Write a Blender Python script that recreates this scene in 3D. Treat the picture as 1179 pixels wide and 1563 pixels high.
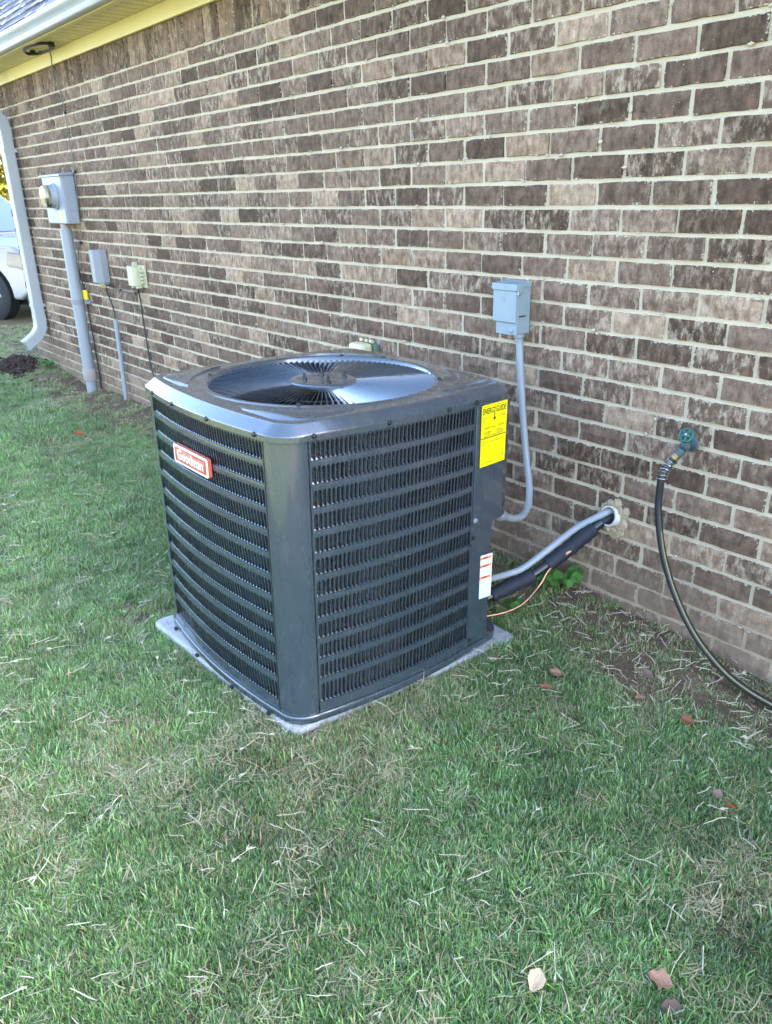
import bpy, bmesh, math, random
import numpy as np
from mathutils import Vector, Matrix, noise as mnoise

random.seed(7); rng = np.random.default_rng(7)
SC = bpy.context.scene
for o in list(bpy.data.objects): bpy.data.objects.remove(o)
COL = SC.collection

# ------------------------------------------------------------------ camera
CAM = Vector((1.19294641, -2.32408884, 1.55771279))
RIGHT = Vector((0.638951653897425, 0.7689163995072344, -0.02254671928632329))
UP = Vector((-0.27803922780280754, 0.2581742308827165, 0.9252244345621965))
FWD = Vector((-0.7172412228703561, 0.5849048102699693, -0.37874977378011393))
cd = bpy.data.cameras.new('camera'); co = bpy.data.objects.new('camera', cd); COL.objects.link(co)
m = Matrix((RIGHT, UP, -FWD)).transposed().to_4x4(); m.translation = CAM
co.matrix_world = m
cd.sensor_fit = 'VERTICAL'; cd.sensor_height = 36.0; cd.lens = 1192.33 / 1563 * 36
cd.clip_start = 0.05; cd.clip_end = 800
SC.camera = co

# ------------------------------------------------------------------ sky, sun, exposure
SUN_EL, SUN_AZ = math.radians(29.0), math.radians(55)      # azimuth from +y towards +x
w = bpy.data.worlds.new('World'); SC.world = w; w.use_nodes = True
nt = w.node_tree; nt.nodes.clear()
sky = nt.nodes.new('ShaderNodeTexSky'); sky.sky_type = 'NISHITA'; sky.sun_disc = False
sky.sun_elevation = SUN_EL; sky.sun_rotation = SUN_AZ
sky.air_density = 0.8; sky.dust_density = 1.8; sky.ozone_density = 0.8
bg = nt.nodes.new('ShaderNodeBackground'); bg.inputs[1].default_value = 0.15
wo = nt.nodes.new('ShaderNodeOutputWorld')
nt.links.new(sky.outputs[0], bg.inputs[0]); nt.links.new(bg.outputs[0], wo.inputs[0])
sl = bpy.data.lights.new('sun', 'SUN'); sl.energy = 4.5; sl.angle = math.radians(0.53); sl.color = (1.0, 0.94, 0.84)
so = bpy.data.objects.new('sun', sl); COL.objects.link(so)
SUNV = Vector((math.sin(SUN_AZ) * math.cos(SUN_EL), math.cos(SUN_AZ) * math.cos(SUN_EL), math.sin(SUN_EL)))
so.rotation_euler = SUNV.to_track_quat('Z', 'Y').to_euler(); so.location = SUNV * 30
vs = SC.view_settings; vs.view_transform = 'Standard'; vs.look = 'None'; vs.exposure = 3.7; vs.gamma = 1.0
vs.use_curve_mapping = False
SC.render.engine = 'CYCLES'
SC.cycles.max_bounces = 8; SC.cycles.diffuse_bounces = 4; SC.cycles.glossy_bounces = 4
SC.cycles.use_denoising = True; SC.cycles.denoising_prefilter = 'ACCURATE'

# ------------------------------------------------------------------ helpers: nodes
class NB:
    def __init__(s, name):
        s.m = bpy.data.materials.new(name); s.m.use_nodes = True; s.t = s.m.node_tree; s.t.nodes.clear()
        s.out = s.t.nodes.new('ShaderNodeOutputMaterial')
    def n(s, typ, ins=None, **kw):
        nd = s.t.nodes.new(typ)
        for k, v in kw.items(): setattr(nd, k, v)
        if ins:
            for k, v in ins.items(): s.set(nd.inputs[k], v)
        return nd
    def set(s, sock, v):
        if isinstance(v, bpy.types.NodeSocket): s.t.links.new(v, sock)
        elif isinstance(v, bpy.types.Node): s.t.links.new(v.outputs[0], sock)
        else:
            if hasattr(sock.default_value, '__len__') and len(sock.default_value) == 4 and len(v) == 3: v = (*v, 1)
            sock.default_value = v
    def math(s, op, a, b=0.0, c=0.0, clamp=False):
        nd = s.n('ShaderNodeMath', {0: a, 1: b, 2: c}, operation=op, use_clamp=clamp); return nd.outputs[0]
    def vmul(s, v, k): return s.n('ShaderNodeVectorMath', {0: v, 1: k}, operation='MULTIPLY').outputs[0]
    def vadd(s, v, k): return s.n('ShaderNodeVectorMath', {0: v, 1: k}, operation='ADD').outputs[0]
    def mix(s, f, a, b, blend='MIX'):
        nd = s.t.nodes.new('ShaderNodeMix'); nd.data_type = 'RGBA'; nd.blend_type = blend; nd.clamp_factor = True
        s.set(nd.inputs[0], f); s.set(nd.inputs[6], a); s.set(nd.inputs[7], b); return nd.outputs[2]
    def noise(s, vec, scale, detail=2.0, rough=0.5, w=None):
        nd = s.n('ShaderNodeTexNoise', {'Scale': scale, 'Detail': detail, 'Roughness': rough})
        if w is not None: nd.noise_dimensions = '4D'; s.set(nd.inputs['W'], w)
        if vec is not None: s.set(nd.inputs['Vector'], vec)
        return nd.outputs[0]
    def ramp(s, f, stops, interp='LINEAR'):
        nd = s.n('ShaderNodeValToRGB', {0: f}); cr = nd.color_ramp; cr.interpolation = interp
        while len(cr.elements) < len(stops): cr.elements.new(0.5)
        for e, (p, c) in zip(cr.elements, stops):
            e.position = p; e.color = (*c, 1) if hasattr(c, '__len__') else (c, c, c, 1)
        return nd.outputs[0]
    def rng(s, f, a, b, c=0.0, d=1.0):
        return s.n('ShaderNodeMapRange', {0: f, 1: a, 2: b, 3: c, 4: d}).outputs[0]
    def bump(s, h, dist=0.002, strength=1.0, normal=None):
        ins = {'Height': h, 'Distance': dist, 'Strength': strength}
        if normal is not None: ins['Normal'] = normal
        return s.n('ShaderNodeBump', ins).outputs[0]
    def pbr(s, col, rough=0.5, metal=0.0, spec=0.5, normal=None, **kw):
        ins = {'Base Color': col, 'Roughness': rough, 'Metallic': metal, 'Specular IOR Level': spec}
        if normal is not None: ins['Normal'] = normal
        for k, v in kw.items(): ins[k.replace('_', ' ')] = v
        nd = s.n('ShaderNodeBsdfPrincipled', ins); return nd.outputs[0]
    def done(s, sh): s.t.links.new(sh, s.out.inputs[0]); return s.m
    def pos(s): return s.n('ShaderNodeNewGeometry').outputs['Position']
    def obj(s): return s.n('ShaderNodeTexCoord').outputs['Object']

def paint(name, col, rough=0.4, spec=0.5, var=0.12, scale=6.0, bumpd=0.0, metal=0.0, coat=0.0, grime=0.0):
    b = NB(name); p = b.obj()
    n1 = b.noise(p, scale, 4); n2 = b.noise(p, scale * 9, 3)
    f = b.math('ADD', b.math('MULTIPLY', n1, 0.6), b.math('MULTIPLY', n2, 0.4))
    c = b.mix(f, tuple(x * (1 - var) for x in col), tuple(min(1, x * (1 + var)) for x in col))
    if grime > 0:
        g = b.rng(b.noise(p, scale * 2.3, 6, 0.65), 0.52, 0.72, 0, grime)
        c = b.mix(g, c, (col[0] * 0.55 + 0.03, col[1] * 0.5 + 0.025, col[2] * 0.42 + 0.015))
    r = b.rng(n2, 0.3, 0.7, rough * 0.85, min(1, rough * 1.2))
    nm = b.bump(n2, bumpd) if bumpd else None
    return b.done(b.pbr(c, r, metal, spec, nm, Coat_Weight=coat, Coat_Roughness=0.12))

# ------------------------------------------------------------------ helpers: meshes
class MB:
    def __init__(s): s.v = []; s.f = []; s.uv = None
    def add(s, vs, fs):
        o = len(s.v); s.v += [tuple(v) for v in vs]; s.f += [tuple(i + o for i in f) for f in fs]; return s
    def box(s, x0, x1, y0, y1, z0, z1):
        return s.add([(x0, y0, z0), (x1, y0, z0), (x1, y1, z0), (x0, y1, z0), (x0, y0, z1), (x1, y0, z1), (x1, y1, z1), (x0, y1, z1)],
                     [(3, 2, 1, 0), (4, 5, 6, 7), (0, 1, 5, 4), (1, 2, 6, 5), (2, 3, 7, 6), (3, 0, 4, 7)])
    def prism(s, poly, axis, a, b):
        # poly: list of 2-D points; axis 0/1/2 = extrusion axis from a to b
        def mk(p, t):
            if axis == 0: return (t, p[0], p[1])
            if axis == 1: return (p[0], t, p[1])
            return (p[0], p[1], t)
        n = len(poly)
        return s.add([mk(p, a) for p in poly] + [mk(p, b) for p in poly],
                     [tuple(range(n))[::-1], tuple(range(n, 2 * n))] + [(i, (i + 1) % n, (i + 1) % n + n, i + n) for i in range(n)])
    def loops(s, loops, close=True, cap0=False, cap1=False):
        n = len(loops[0]); vs = [p for l in loops for p in l]; fs = []
        for k in range(len(loops) - 1):
            for i in range(n if close else n - 1):
                j = (i + 1) % n
                fs.append((k * n + i, k * n + j, (k + 1) * n + j, (k + 1) * n + i))
        if cap0: fs.append(tuple(range(n))[::-1])
        if cap1: fs.append(tuple(range((len(loops) - 1) * n, len(loops) * n)))
        return s.add(vs, fs)
    def lathe(s, prof, c=(0, 0, 0), axis=(0, 0, 1), n=24, cap0=True, cap1=True):
        ax = Vector(axis).normalized(); q = Vector((0, 0, 1)).rotation_difference(ax); c = Vector(c)
        return s.loops([[c + q @ Vector((r * math.cos(2 * math.pi * i / n), r * math.sin(2 * math.pi * i / n), h)) for i in range(n)] for r, h in prof],
                       cap0=cap0, cap1=cap1)
    def tube(s, pts, r, n=10, caps=True, ell=1.0):
        pts = [Vector(p) for p in pts]; rs = r if hasattr(r, '__len__') else [r] * len(pts)
        t = [(pts[min(i + 1, len(pts) - 1)] - pts[max(i - 1, 0)]).normalized() for i in range(len(pts))]
        u = t[0].orthogonal().normalized(); L = []
        for i, p in enumerate(pts):
            if i: u = (t[i - 1].rotation_difference(t[i]) @ u)
            u = (u - t[i] * u.dot(t[i])).normalized(); v = t[i].cross(u)
            L.append([p + (u * math.cos(2 * math.pi * k / n) + v * math.sin(2 * math.pi * k / n) * ell) * rs[i] for k in range(n)])
        return s.loops(L, cap0=caps, cap1=caps)
    def sphere(s, c, r, n=10, k=6, sc=(1, 1, 1)):
        c = Vector(c); L = []
        for j in range(k + 1):
            ph = -math.pi / 2 + math.pi * j / k; rr = max(1e-4, math.cos(ph)) * r
            L.append([c + Vector((rr * math.cos(2 * math.pi * i / n) * sc[0], rr * math.sin(2 * math.pi * i / n) * sc[1], r * math.sin(ph) * sc[2])) for i in range(n)])
        return s.loops(L, cap0=True, cap1=True)
    def mesh(s, name, mat, smooth=False):
        me = bpy.data.meshes.new(name); me.from_pydata([tuple(v) for v in s.v], [], s.f)
        if mat is not None: me.materials.append(mat)
        if smooth: me.polygons.foreach_set('use_smooth', [True] * len(me.polygons))
        me.update(); return me
    def build(s, name, mat, parent=None, smooth=False, bevel=0.0, segs=2, label=None, kind=None, auto=None):
        me = s.mesh(name, mat, smooth)
        if smooth and auto is not False:
            me.set_sharp_from_angle(angle=math.radians(auto or 40))
        o = bpy.data.objects.new(name, me); COL.objects.link(o)
        if parent is not None: o.parent = parent
        if bevel > 0:
            bv = o.modifiers.new('bevel', 'BEVEL'); bv.width = bevel; bv.segments = segs; bv.limit_method = 'ANGLE'; bv.angle_limit = math.radians(35)
            bv.harden_normals = False
        if label: o['label'] = label
        if kind: o['kind'] = kind
        return o

def catmull(pts, sub=6):
    P = [Vector(p) for p in pts]; P = [P[0] * 2 - P[1]] + P + [P[-1] * 2 - P[-2]]; out = []
    for i in range(1, len(P) - 2):
        a, b, c, d = P[i - 1:i + 3]
        for k in range(sub):
            t = k / sub
            out.append(0.5 * ((2 * b) + (c - a) * t + (2 * a - 5 * b + 4 * c - d) * t * t + (3 * b - a - 3 * c + d) * t ** 3))
    out.append(P[-2]); return out

def thing(name, label, cat, loc=(0, 0, 0), group=None):
    o = bpy.data.objects.new(name, None); COL.objects.link(o); o.location = loc; o.empty_display_size = 0.1
    o['label'] = label; o['category'] = cat
    if group: o['group'] = group
    return o
def tag(o, label, cat, group=None):
    o['label'] = label; o['category'] = cat
    if group: o['group'] = group
    return o
def struct(o): o['kind'] = 'structure'; return o
def at(parent, dx, dy, dz): return (dx, dy, dz)
def rel(o):  # shift a mesh child built in world coordinates under a thing standing at its own place
    o.matrix_parent_inverse = Matrix.Translation(-o.parent.location) if o.parent else Matrix(); return o
def text(body, size, name, mat, parent, mtx, align='CENTER', bold=0.0, ext=0.0002, sx=1.0, fit=None):
    cu = bpy.data.curves.new(name, 'FONT'); cu.body = body; cu.size = size; cu.align_x = align; cu.align_y = 'CENTER'
    cu.extrude = ext; cu.offset = bold; cu.resolution_u = 3
    cu.materials.append(mat)
    tmp = bpy.data.objects.new(name, cu); COL.objects.link(tmp); bpy.context.view_layer.update()
    me = bpy.data.meshes.new_from_object(tmp.evaluated_get(bpy.context.evaluated_depsgraph_get())); bpy.data.objects.remove(tmp)
    o = bpy.data.objects.new(name, me); COL.objects.link(o); o.parent = parent
    if fit: sx = fit / (max(v.co.x for v in me.vertices) - min(v.co.x for v in me.vertices))
    o.matrix_local = mtx @ Matrix.Diagonal((sx, 1, 1, 1)); return o
def fn(x, y, s, seed=0.0): return mnoise.noise(Vector((x * s + seed, y * s - seed, seed * 0.7)))

# ------------------------------------------------------------------ materials
def mat_brick():
    b = NB('brick_clay'); P = b.pos()
    oi = b.n('ShaderNodeObjectInfo').outputs['Random']; isl = b.n('ShaderNodeNewGeometry').outputs['Random Per Island']
    wv = b.math('ADD', b.math('MULTIPLY', oi, 137.3), b.math('MULTIPLY', isl, 911.7))
    wn = b.n('ShaderNodeTexWhiteNoise', {'W': wv}, noise_dimensions='1D'); r1 = wn.outputs[0]
    r2 = b.n('ShaderNodeTexWhiteNoise', {'W': b.math('ADD', wv, 31.7)}, noise_dimensions='1D').outputs[0]
    r3 = b.n('ShaderNodeTexWhiteNoise', {'W': b.math('ADD', wv, 77.1)}, noise_dimensions='1D').outputs[0]
    base = b.ramp(r1, [(0.0, (0.072, 0.045, 0.029)), (0.22, (0.102, 0.066, 0.047)), (0.5, (0.138, 0.091, 0.066)), (0.8, (0.174, 0.119, 0.087)), (0.93, (0.235, 0.162, 0.112)), (1.0, (0.32, 0.232, 0.165))])
    V = b.vadd(P, b.n('ShaderNodeCombineXYZ', {0: b.math('MULTIPLY', r2, 9.0), 1: 0.0, 2: b.math('MULTIPLY', r3, 9.0)}).outputs[0])
    st = b.noise(b.vmul(V, (50, 20, 18)), 1.0, 4, 0.6)            # vertical drag marks
    bl = b.noise(V, 26, 5, 0.62)                                   # blotches
    gr = b.noise(V, 420, 2, 0.6)                                   # grain
    c = b.mix(b.rng(st, 0.33, 0.68), b.mix(1.0, base, (0.66, 0.64, 0.62), 'MULTIPLY'), b.mix(1.0, base, (1.38, 1.36, 1.34), 'MULTIPLY'))
    c = b.mix(b.rng(bl, 0.36, 0.60), b.mix(1.0, c, (0.58, 0.55, 0.53), 'MULTIPLY'), c)
    pale = b.math('MULTIPLY', b.rng(b.noise(b.vmul(V, (38, 20, 17)), 1.0, 6, 0.72), 0.48, 0.64), b.rng(r2, 0.25, 1.0, 0.05, 0.95))
    c = b.mix(pale, c, (0.36, 0.28, 0.205))
    c = b.mix(b.rng(gr, 0.4, 0.75, 0.0, 0.6), c, b.mix(1.0, c, (1.9, 1.85, 1.8), 'MULTIPLY'))
    c = b.mix(b.rng(gr, 0.42, 0.25, 0.0, 0.5), c, (0.03, 0.023, 0.02))
    # darker pits
    pit = b.rng(b.noise(b.vmul(V, (52, 20, 30)), 1.0, 3, 0.55), 0.67, 0.74)
    c = b.mix(b.math('MULTIPLY', pit, 0.6), c, (0.03, 0.023, 0.018))
    # mortar smears along the edges
    uv = b.n('ShaderNodeUVMap'); uv.uv_map = 'UVMap'; sep = b.n('ShaderNodeSeparateXYZ', {0: uv.outputs[0]})
    u, v = sep.outputs[0], sep.outputs[1]
    eu = b.math('MULTIPLY', b.math('MINIMUM', u, b.math('SUBTRACT', 1.0, u)), 0.196)
    ev = b.math('MULTIPLY', b.math('MINIMUM', v, b.math('SUBTRACT', 1.0, v)), 0.071)
    e = b.math('MINIMUM', eu, ev)
    en = b.noise(P, 95, 4, 0.6)
    sm = b.math('LESS_THAN', b.math('ADD', e, b.math('MULTIPLY', b.rng(en, 0.5, 0.78, 0.0, -0.017), b.rng(b.noise(P, 7, 2), 0.35, 0.7, 0.25, 1.15))), 0.0008)
    c = b.mix(b.math('MULTIPLY', sm, 0.85), c, (0.47, 0.41, 0.32))
    sp = b.math('GREATER_THAN', b.noise(P, 150, 2, 0.4), 0.765)
    c = b.mix(b.math('MULTIPLY', sp, 0.8), c, (0.55, 0.52, 0.48))
    # soil splash on the lowest courses
    z = b.n('ShaderNodeSeparateXYZ', {0: P}).outputs[2]
    d = b.rng(b.math('ADD', z, b.math('MULTIPLY', b.noise(P, 5, 3), 0.22)), 0.52, 0.16, 0.0, 0.75)
    c = b.mix(b.math('MULTIPLY', d, b.rng(b.noise(P, 19, 4, 0.6), 0.3, 0.65, 0.45, 1.0)), c, (0.235, 0.17, 0.115))
    h = b.math('ADD', b.math('MULTIPLY', st, 0.55), b.math('ADD', b.math('MULTIPLY', bl, 0.8), b.math('MULTIPLY', gr, 0.25)))
    h = b.math('SUBTRACT', h, b.math('MULTIPLY', pit, 0.5))
    return b.done(b.pbr(c, 0.88, 0, 0.25, b.bump(h, 0.0042, 1.0)))
def mat_mortar():
    b = NB('mortar'); P = b.pos()
    n1 = b.noise(P, 9, 4); n2 = b.noise(P, 230, 3, 0.65); n3 = b.noise(P, 45, 3)
    c = b.mix(n1, (0.45, 0.365, 0.25), (0.59, 0.495, 0.36))
    c = b.mix(b.rng(n2, 0.35, 0.6, 0.35, 0.0), c, (0.3, 0.28, 0.25))
    z = b.n('ShaderNodeSeparateXYZ', {0: P}).outputs[2]
    d = b.rng(b.math('ADD', z, b.math('MULTIPLY', n1, 0.2)), 0.48, 0.15, 0.0, 0.8)
    c = b.mix(d, c, (0.3, 0.22, 0.15))
    return b.done(b.pbr(c, 0.93, 0, 0.2, b.bump(b.math('ADD', n2, b.math('MULTIPLY', n3, 1.2)), 0.003)))
M = {}
M['brick'] = mat_brick(); M['mortar'] = mat_mortar()
M['cream'] = paint('cream_paint', (0.68, 0.58, 0.26), 0.45, 0.4, 0.05, 3.0, grime=0.12)
M['soffit'] = paint('soffit_vinyl', (0.66, 0.57, 0.30), 0.5, 0.4, 0.05, 3.0, grime=0.1)
M['white'] = paint('white_metal', (0.33, 0.35, 0.36), 0.35, 0.5, 0.05, 2.0, grime=0.18)
M['ac'] = None
def mat_ac(name, col, rough):
    b = NB(name); p = b.obj()
    n = b.noise(p, 5, 5, 0.6); n2 = b.noise(b.vmul(p, (30, 30, 5)), 1.0, 4, 0.6); f = b.noise(p, 700, 2)
    c = b.mix(n, tuple(x * 0.9 for x in col), tuple(x * 1.1 for x in col))
    dust = b.math('MULTIPLY', b.rng(b.noise(p, 11, 6, 0.7), 0.5, 0.75), 0.05)
    c = b.mix(dust, c, (0.25, 0.24, 0.22))
    r = b.math('ADD', b.rng(n2, 0.3, 0.7, rough * 0.8, rough * 1.25), b.math('MULTIPLY', dust, 0.6))
    return b.done(b.pbr(c, r, 0.15, 0.8, b.bump(b.math('ADD', b.math('MULTIPLY', f, 0.12), b.math('MULTIPLY', n, 0.8)), 0.0005), Coat_Weight=0.9, Coat_Roughness=0.08, Coat_IOR=1.62))
M['ac'] = mat_ac('grey_enamel', (0.036, 0.052, 0.068), 0.25)
M['ac_in'] = paint('dark_inner_metal', (0.008, 0.009, 0.011), 0.9, 0.15)
def mat_coil():
    b = NB('coil_fins'); p = b.obj(); s = b.n('ShaderNodeSeparateXYZ', {0: p})
    z = b.math('MULTIPLY', s.outputs[2], 2 * math.pi / 0.0058); k = b.math('SINE', z)
    xy = b.math('ADD', s.outputs[0], s.outputs[1]); k2 = b.math('SINE', b.math('MULTIPLY', xy, 2 * math.pi / 0.0155))
    c = b.mix(b.rng(k, -0.2, 0.8), (0.010, 0.014, 0.018), (0.06, 0.075, 0.088))
    c = b.mix(b.rng(k2, 0.55, 0.95), c, (0.06, 0.075, 0.085))
    c = b.mix(b.rng(b.noise(p, 8, 4), 0.4, 0.7, 0, 0.5), c, (0.02, 0.025, 0.03))
    return b.done(b.pbr(c, 0.45, 0.4, 0.5, b.bump(b.math('ADD', k, k2), 0.001)))
M['coil'] = mat_coil()
M['screw'] = paint('black_screw', (0.012, 0.012, 0.014), 0.4)
M['steel'] = paint('galvanized_steel', (0.42, 0.44, 0.46), 0.38, 0.5, 0.15, 20, metal=0.7)
M['yellow'] = paint('yellow_sticker', (0.78, 0.66, 0.0), 0.32, 0.5, 0.03)
M['ink'] = paint('black_ink', (0.015, 0.014, 0.012), 0.5)
M['greyink'] = paint('faded_ink', (0.25, 0.22, 0.02), 0.5)
M['paper'] = paint('white_sticker', (0.58, 0.60, 0.62), 0.35, 0.5, 0.03)
M['paperink'] = paint('pale_grey_ink', (0.55, 0.57, 0.6), 0.5)
M['orange'] = paint('orange_ink', (0.75, 0.20, 0.05), 0.4)
M['badge_white'] = paint('badge_white', (0.70, 0.67, 0.60), 0.25)
M['badge_red'] = paint('badge_red', (0.46, 0.095, 0.06), 0.25)
M['badge_pink'] = paint('badge_pale_red', (0.55, 0.22, 0.15), 0.25)
def mat_concrete():
    b = NB('concrete'); P = b.pos()
    n1 = b.noise(P, 6, 5, 0.6); n2 = b.noise(P, 190, 3, 0.6); n3 = b.noise(P, 28, 5, 0.65)
    c = b.mix(n1, (0.30, 0.305, 0.31), (0.44, 0.445, 0.45))
    c = b.mix(b.rng(n3, 0.5, 0.72, 0, 0.55), c, (0.17, 0.145, 0.115))
    c = b.mix(b.rng(n2, 0.3, 0.42, 0.6, 0.0), c, (0.12, 0.115, 0.11))
    return b.done(b.pbr(c, 0.85, 0, 0.3, b.bump(b.math('ADD', n2, b.math('MULTIPLY', n3, 1.5)), 0.003)))
M['concrete'] = mat_concrete()
M['grey_pvc'] = paint('grey_pvc', (0.25, 0.275, 0.30), 0.42, 0.45, 0.06, 5, grime=0.2)
M['grey_box'] = paint('grey_enclosure_enamel', (0.21, 0.27, 0.305), 0.4, 0.5, 0.08, 14, grime=0.25)
M['light_grey'] = paint('light_grey_enamel', (0.25, 0.275, 0.32), 0.42, 0.5, 0.06, 8, grime=0.15)
M['mid_grey'] = paint('mid_grey_plastic', (0.21, 0.22, 0.24), 0.5, 0.4, 0.06, 8, grime=0.15)
M['beige'] = paint('beige_plastic', (0.42, 0.40, 0.26), 0.45, 0.4, 0.06, 8, grime=0.15)
M['pale_cream'] = paint('pale_cream_plastic', (0.50, 0.475, 0.28), 0.4, 0.4, 0.04, 8)
M['dark_green'] = paint('dark_green_plastic', (0.10, 0.15, 0.12), 0.5)
M['tan_collar'] = paint('weathered_collar', (0.30, 0.27, 0.24), 0.7, 0.3, 0.15, 12)
M['black_cable'] = paint('black_cable', (0.018, 0.018, 0.02), 0.5)
M['green_cable'] = paint('green_grey_cable', (0.10, 0.13, 0.11), 0.5)
M['yellow_tag'] = paint('yellow_tag', (0.75, 0.62, 0.03), 0.4)
M['foam'] = paint('black_foam', (0.014, 0.017, 0.026), 0.62, 0.35, 0.3, 25, 0.001)
M['tape'] = paint('black_tape', (0.012, 0.013, 0.016), 0.25)
def mat_copper():
    b = NB('copper'); p = b.obj(); n = b.noise(p, 16, 4); n2 = b.noise(p, 60, 3)
    c = b.mix(b.rng(n, 0.42, 0.6), (0.42, 0.20, 0.12), (0.24, 0.12, 0.08)); c = b.mix(b.rng(n2, 0.55, 0.7, 0, 0.5), c, (0.2, 0.1, 0.07))
    return b.done(b.pbr(c, b.rng(n2, 0.3, 0.7, 0.2, 0.42), 1.0))
M['copper'] = mat_copper()
M['pvc_white'] = paint('white_pvc', (0.60, 0.58, 0.52), 0.4, 0.5, 0.05, 20, grime=0.3)
M['mortar_lump'] = paint('patch_mortar', (0.36, 0.29, 0.20), 0.9, 0.2, 0.2, 25, 0.003)
M['brass'] = paint('old_brass', (0.33, 0.24, 0.12), 0.4, 0.5, 0.25, 40, metal=0.8)
M['faucet'] = paint('painted_faucet', (0.045, 0.075, 0.08), 0.5, 0.5, 0.25, 60, 0.001)
M['teal'] = paint('green_handle', (0.008, 0.09, 0.07), 0.4, 0.5, 0.25, 50, grime=0.4)
M['hose'] = paint('dark_hose_rubber', (0.016, 0.019, 0.024), 0.38, 0.5, 0.2, 20, grime=0.2)
M['hose_stripe'] = paint('yellow_hose_stripe', (0.24, 0.20, 0.055), 0.45, 0.4, 0.2, 30, grime=0.4)
M['wire'] = paint('steel_wire', (0.42, 0.42, 0.42), 0.3, metal=0.9)
M['black_plastic'] = paint('black_plastic', (0.012, 0.012, 0.013), 0.45)
M['bark'] = paint('tree_bark', (0.075, 0.058, 0.042), 0.9, 0.2, 0.35, 9, 0.01)
M['mulch'] = paint('bark_mulch', (0.042, 0.028, 0.02), 0.85, 0.2, 0.5, 30, 0.002)
M['car'] = paint('pale_car_paint', (0.22, 0.225, 0.22), 0.22, 0.5, 0.02, 2, coat=0.8)
M['tyre'] = paint('tyre_rubber', (0.016, 0.016, 0.017), 0.75)
M['chrome'] = paint('bright_alloy', (0.65, 0.66, 0.68), 0.2, metal=0.9)
def glass(name, col, rough=0.03):
    b = NB(name); return b.done(b.pbr(col, rough, 0.0, 0.8, Coat_Weight=0.5, Coat_Roughness=0.02))
M['car_glass'] = glass('car_window_glass', (0.10, 0.14, 0.18))
def mat_clear(name, tint, rough=0.02):
    b = NB(name); g = b.n('ShaderNodeBsdfGlass', {'Color': tint, 'Roughness': rough, 'IOR': 1.45}); return b.done(g.outputs[0])
M['lens'] = mat_clear('clear_lens', (0.95, 0.95, 0.92))

# ------------------------------------------------------------------ ground
COURSE = 0.0813; BL = 0.20675; K0 = 24.4; CORNER_X = -7.15; END_X = 5.0
def hump(x, c, r): 
    d = (x - c) / r; return math.exp(-d * d)
def zg(x, y):
    near = max(0.0, 1 - max(0.0, -y) / 0.42) if y < 0.3 else 1.0
    near = near * near * (3 - 2 * near)
    wall = 0.07 + 0.022 * hump(x, -0.6, 0.35) - 0.05 * hump(x, 0.4, 0.3) - 0.085 * hump(x, -5.75, 0.3) + 0.02 * hump(x, -6.8, 0.3)
    if x < CORNER_X - 0.2: wall = 0.05
    z = wall * near
    dd = math.hypot(x - CAM.x, y - CAM.y)
    pdx, pdy = max(0, -1.41 - x, x + 0.45), max(0, -1.376 - y, y + 0.386)
    z += 0.027 * math.exp(-math.hypot(pdx, pdy) / 0.45)
    if dd < 14:
        k = 1 - dd / 14
        z += k * (0.013 * fn(x, y, 1.7, 3.1) + 0.010 * fn(x, y, 5.0, 9.2) + 0.005 * fn(x, y, 17.0, 1.2))
    return z
def axis_vals(lo, hi, dense_lo, dense_hi, step, growth=1.35):
    v = list(np.arange(dense_lo, dense_hi + 1e-6, step)); s = step; x = dense_lo
    left = []
    while x > lo: s *= growth; x -= s; left.append(max(x, lo))
    s = step; x = dense_hi; right = []
    while x < hi: s *= growth; x += s; right.append(min(x, hi))
    return left[::-1] + v + right
gx = axis_vals(-300, 300, -5.0, 1.6, 0.05); gy = axis_vals(-300, 300, -2.9, 0.25, 0.05)
gb = MB(); nx, ny = len(gx), len(gy)
gv = [(x, y, zg(x, y)) for y in gy for x in gx]
gf = [(j * nx + i, j * nx + i + 1, (j + 1) * nx + i + 1, (j + 1) * nx + i) for j in range(ny - 1) for i in range(nx - 1)]
gb.add(gv, gf)
def mat_ground():
    b = NB('soil_and_thatch'); P = b.pos(); s = b.n('ShaderNodeSeparateXYZ', {0: P}); x, y = s.outputs[0], s.outputs[1]
    n1 = b.noise(P, 3.2, 5, 0.6); n2 = b.noise(P, 60, 5, 0.7); n3 = b.noise(P, 300, 3, 0.6); n4 = b.noise(P, 0.35, 5, 0.55)
    soil = b.mix(n2, (0.085, 0.054, 0.034), (0.24, 0.16, 0.105))
    thatch = b.mix(n2, (0.09, 0.068, 0.036), (0.30, 0.23, 0.14))
    c = b.mix(b.rng(n1, 0.42, 0.6, 0.15, 0.75), soil, thatch)
    c = b.mix(b.rng(n3, 0.35, 0.6, 0.55, 0.0), c, (0.03, 0.022, 0.016))
    lawn = b.mix(b.rng(n4, 0.35, 0.65), (0.075, 0.105, 0.032), (0.125, 0.145, 0.05))
    lawn = b.mix(b.rng(n2, 0.4, 0.7, 0.0, 0.7), lawn, (0.15, 0.14, 0.07))
    far = b.math('MAXIMUM', b.rng(x, -9.0, -13.0), b.math('MAXIMUM', b.rng(y, -2.6, -3.0), b.math('MAXIMUM', b.rng(x, 2.2, 2.8), b.rng(y, 5, 7))))
    c = b.mix(far, c, lawn)
    h = b.math('ADD', n2, b.math('MULTIPLY', n3, 0.5))
    return b.done(b.pbr(c, 0.95, 0, 0.15, b.bump(h, 0.015)))
struct(gb.build('ground', mat_ground(), smooth=True, auto=False))
drv = MB(); drv.box(-17, -10.05, -40, 30, -0.3, 0.035)
M['drive'] = paint('pale_driveway_concrete', (0.50, 0.49, 0.45), 0.85, 0.2, 0.12, 1.5, 0.002)
struct(drv.build('driveway', M['drive'], bevel=0.01))

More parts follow.
